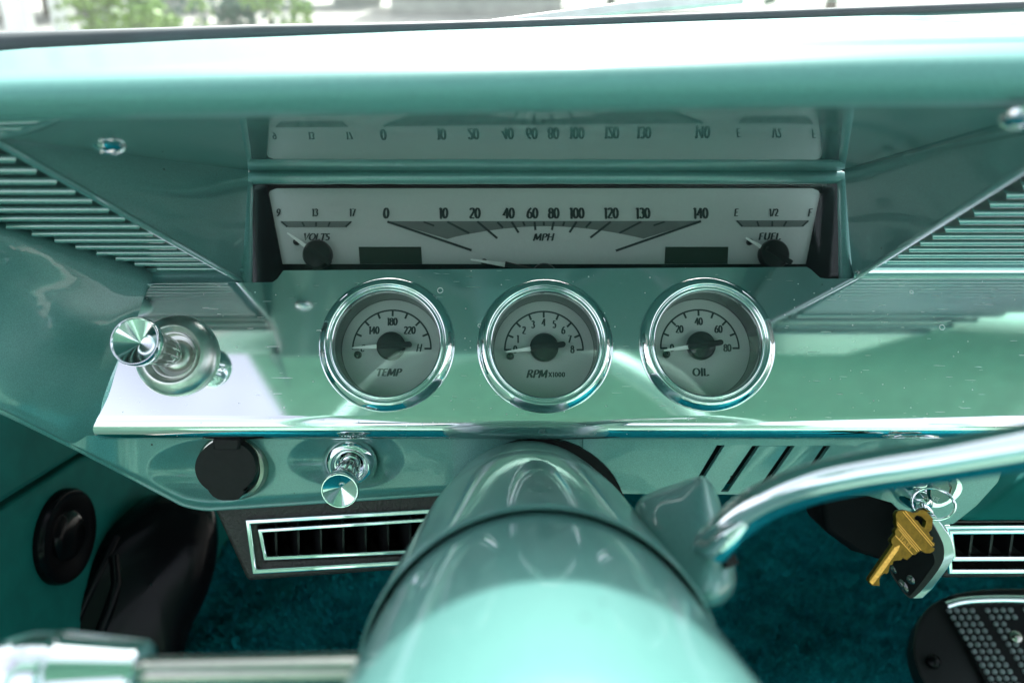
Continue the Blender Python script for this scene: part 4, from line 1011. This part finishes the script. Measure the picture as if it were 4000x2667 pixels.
# remote fob
FF = Frame(pix(2110, 1290, .347), math.radians(-6), math.radians(-22))
fl_ = lambda p: [FF.loc(*ZK8(x, y)) for x, y in p]
fob = thing('key_fob', 'black remote fob with chrome edge hanging behind the brass key', 'key fob', FF.hit(2110, 1240))
face = chaikin(fl_([(420, 980), (560, 560), (760, 430), (880, 560), (1010, 790), (1045, 900), (1030, 1090), (690, 1500), (590, 1490), (430, 1260), (375, 1160)]), 2)
b = MB(); b.prism(FF.m, [face], -.0045, .0); part('case', b, 'black', fob, True, .0011, 4, 50)
f2 = chaikin(fl_([(440, 1010), (580, 600), (740, 640), (880, 900), (930, 1040), (900, 1110), (640, 1460), (590, 1450), (455, 1250), (400, 1160)]), 2)
b = MB(); b.prism(FF.m, [f2], -.0002, .0006); part('face_plate', b, 'matt_black', fob, True, .0003, 2)
f3 = chaikin(fl_([(700, 430), (800, 422), (900, 470), (1060, 690), (1140, 800), (1178, 960), (1170, 1060), (820, 1520), (690, 1530), (600, 1500), (760, 1300), (560, 700)]), 1)
b = MB(); b.prism(FF.m @ Matrix.Translation((0, 0, -.004)), [f3], -.0050, .0012); part('chrome_edge', b, 'chrome', fob, True, .0012, 2, 40)
for x, y, rx, ry in ((425, 1130, .0011, .0022), (632, 1260, .0016, .0024), (545, 1335, .0016, .0034)):
    c0 = FF.loc(*ZK8(x, y)); m = FF.m @ Matrix.Translation((c0[0], c0[1], .0004)) @ Matrix.Rotation(math.radians(28), 4, 'Z') @ Matrix.Diagonal((rx*1000, ry*1000, 1, 1))
    b = MB(); b.lathe(m, [(.001, 0), (.00095, .0006), (.0007, .0010), (.0001, .0012)], 32); part('button', b, 'bead_black', fob)

# ================================================================== FOOTWELL
WU = -.30
def wallpt(x, y, du=0): d = (WU+du)*F/(x-1176); return pix(x, y, d)
def wall_prism(px_poly, du0, du1):
    mb = MB(); n = len(px_poly); a = [wallpt(x, y) for x, y in px_poly]
    top = [p+Vector((du1, 0, 0)) for p in a]; bot = [p+Vector((du0, 0, 0)) for p in a]
    tri = tessellate_polygon([[Vector((p.z, p.y, 0)) for p in a]])
    mb.v = top+bot; mb.f = [tuple(t) for t in tri]+[tuple(n+i for i in t) for t in tri]
    mb.f += [(i, (i+1) % n, n+(i+1) % n, n+i) for i in range(n)]; return mb
kp = wall_prism([(-500, 1480), (-30, 1192), (185, 1052), (330, 1000), (560, 960), (560, 2600), (-500, 2600)], -.02, 0)
tag(part('kick_panel', kp, 'paint_dull', None, True, .003, 3), 'dark teal kick panel beside the footwell', 'kick panel')
dpn = wall_prism([(-900, 1500), (-600, 1500), (-30, 1168), (170, 1044), (300, 985), (300, 700), (-900, 500)], -.03, .004)
dpo = part('door_panel', dpn, 'paint_dull', None, True, .004, 3); tag(dpo, 'dark teal door panel edge meeting the kick panel', 'door panel')
gm = MB(); gm_m = Matrix.Translation(wallpt(143, 1230)) @ Matrix.Rotation(math.radians(90), 4, 'Y') @ Matrix.Rotation(math.radians(0), 4, 'Z')
gm.lathe(gm_m @ Matrix.Diagonal((1.05, 1.0, 1, 1)), [(.0315, 0), (.0315, .004), (.030, .0065), (.026, .0070), (.020, .0055), (.0165, .0050), (.015, .0070), (.012, .0085), (.0001, .0090)], 64)
tag(part('rubber_grommet', gm, 'gloss_black'), 'round black rubber plug in the kick panel', 'plug')
# black pod in the footwell
PDF = Frame(pix(310, 1320, .60), math.radians(10), math.radians(35))
podo = chaikin([PDF.loc(x, y) for x, y in [(100, 1460), (150, 1330), (224, 1232), (338, 1146), (380, 1128), (480, 1140), (505, 1215), (486, 1345), (420, 1470), (404, 1640), (60, 1640)]], 2)
pod = thing('footwell_pod', 'large glossy black rounded pod in the dark footwell', 'pod', PDF.hit(310, 1560))
b = MB(); n = len(podo); cx = sum(p[0] for p in podo)/n; cyy = sum(p[1] for p in podo)/n; rows = []
for s_, h in ((1, -.05), (1, -.004), (.985, .006), (.94, .014), (.86, .020), (.70, .025), (.45, .028), (.15, .0295), (.01, .030)):
    rows.append([PDF.m @ Vector((cx+(x-cx)*s_, cyy+(y-cyy)*s_, h)) for x, y in podo])
b.grid(rows, True); part('cover', b, 'gloss_black', pod)
b = MB(); b.tube([PDF.hit(x, y, h) for x, y, h in [(268, 1232, .018), (240, 1290, .022), (205, 1360, .023), (168, 1440, .023), (140, 1520, .022)]], .0035, 12); part('rib', b, 'gloss_black', pod)
b = MB(); b.tube([PDF.hit(x, y, h) for x, y, h in [(262, 1275, .023), (268, 1340, .027), (254, 1390, .028), (232, 1445, .028), (210, 1520, .028)]], .0038, 12); part('rib', b, 'gloss_black', pod)
# brake pedal
BP = Frame(pix(2280, 1480, .56), math.radians(38), math.radians(-8))
bl = lambda p: [BP.loc(x, y) for x, y in p]
pd = thing('brake_pedal', 'black rubber brake pedal with white pips and chrome upper trim', 'pedal', BP.hit(2280, 1600, -.02))
b = MB(); b.prism(BP.m, [chaikin(bl([(2095, 1500), (2108, 1420), (2150, 1374), (2230, 1350), (2360, 1346), (2600, 1350), (2600, 1760), (2290, 1760), (2130, 1580)]), 2)], -.02, -.002); part('pedal_plate', b, 'black', pd, True, .003, 3)
b = MB(); b.prism(BP.m, [bl([(2172, 1390), (2260, 1378), (2380, 1376), (2600, 1380), (2600, 1740), (2340, 1740), (2270, 1590)])], -.003, .003); pad = part('pad', b, 'rubber', pd, True, .0015, 2)
b = MB(); b.tube(spline([BP.hit(2173, 1391, .004), BP.hit(2215, 1380, .004), BP.hit(2290, 1376, .004), BP.hit(2380, 1378, .004), BP.hit(2600, 1388, .004)], 6), .0030, 16); part('trim', b, 'chrome', pd)
b = MB(); d1 = (9.1, 14.8); d2 = (17.6, -.2)
for i in range(-2, 22):
    for j in range(0, 18):
        x = 2180+i*d1[0]*1.05+j*d2[0]; y = 1402+i*d1[1]*1.05+j*d2[1]
        if y < 1396 or y > 1600 or x > 2440 or x < 2172+(y-1390)*.60: continue
        if 0 < (x-(2312+(y-1440)*.62)) < 45 and y > 1425: continue
        if j in (4, 9): continue
        b.lathe(BP.at(x, y, .003), [(.0021, 0), (.0016, .0014), (.0001, .0017)], 8)
part('pips', b, 'pip', pad, True)['kind'] = 'stuff'
b = MB(); b.lathe(BP.at(2330, 1464, .002), [(.0045, 0), (.0040, .003), (.002, .0042), (.0001, .0044)], 20); part('bolt', b, 'steel', pd)
b = MB(); b.lathe(BP.at(2142, 1520, -.002), [(.0050, 0), (.0045, .004), (.002, .0062), (.0001, .0066)], 20); part('pivot_bolt', b, 'gloss_black', pd)
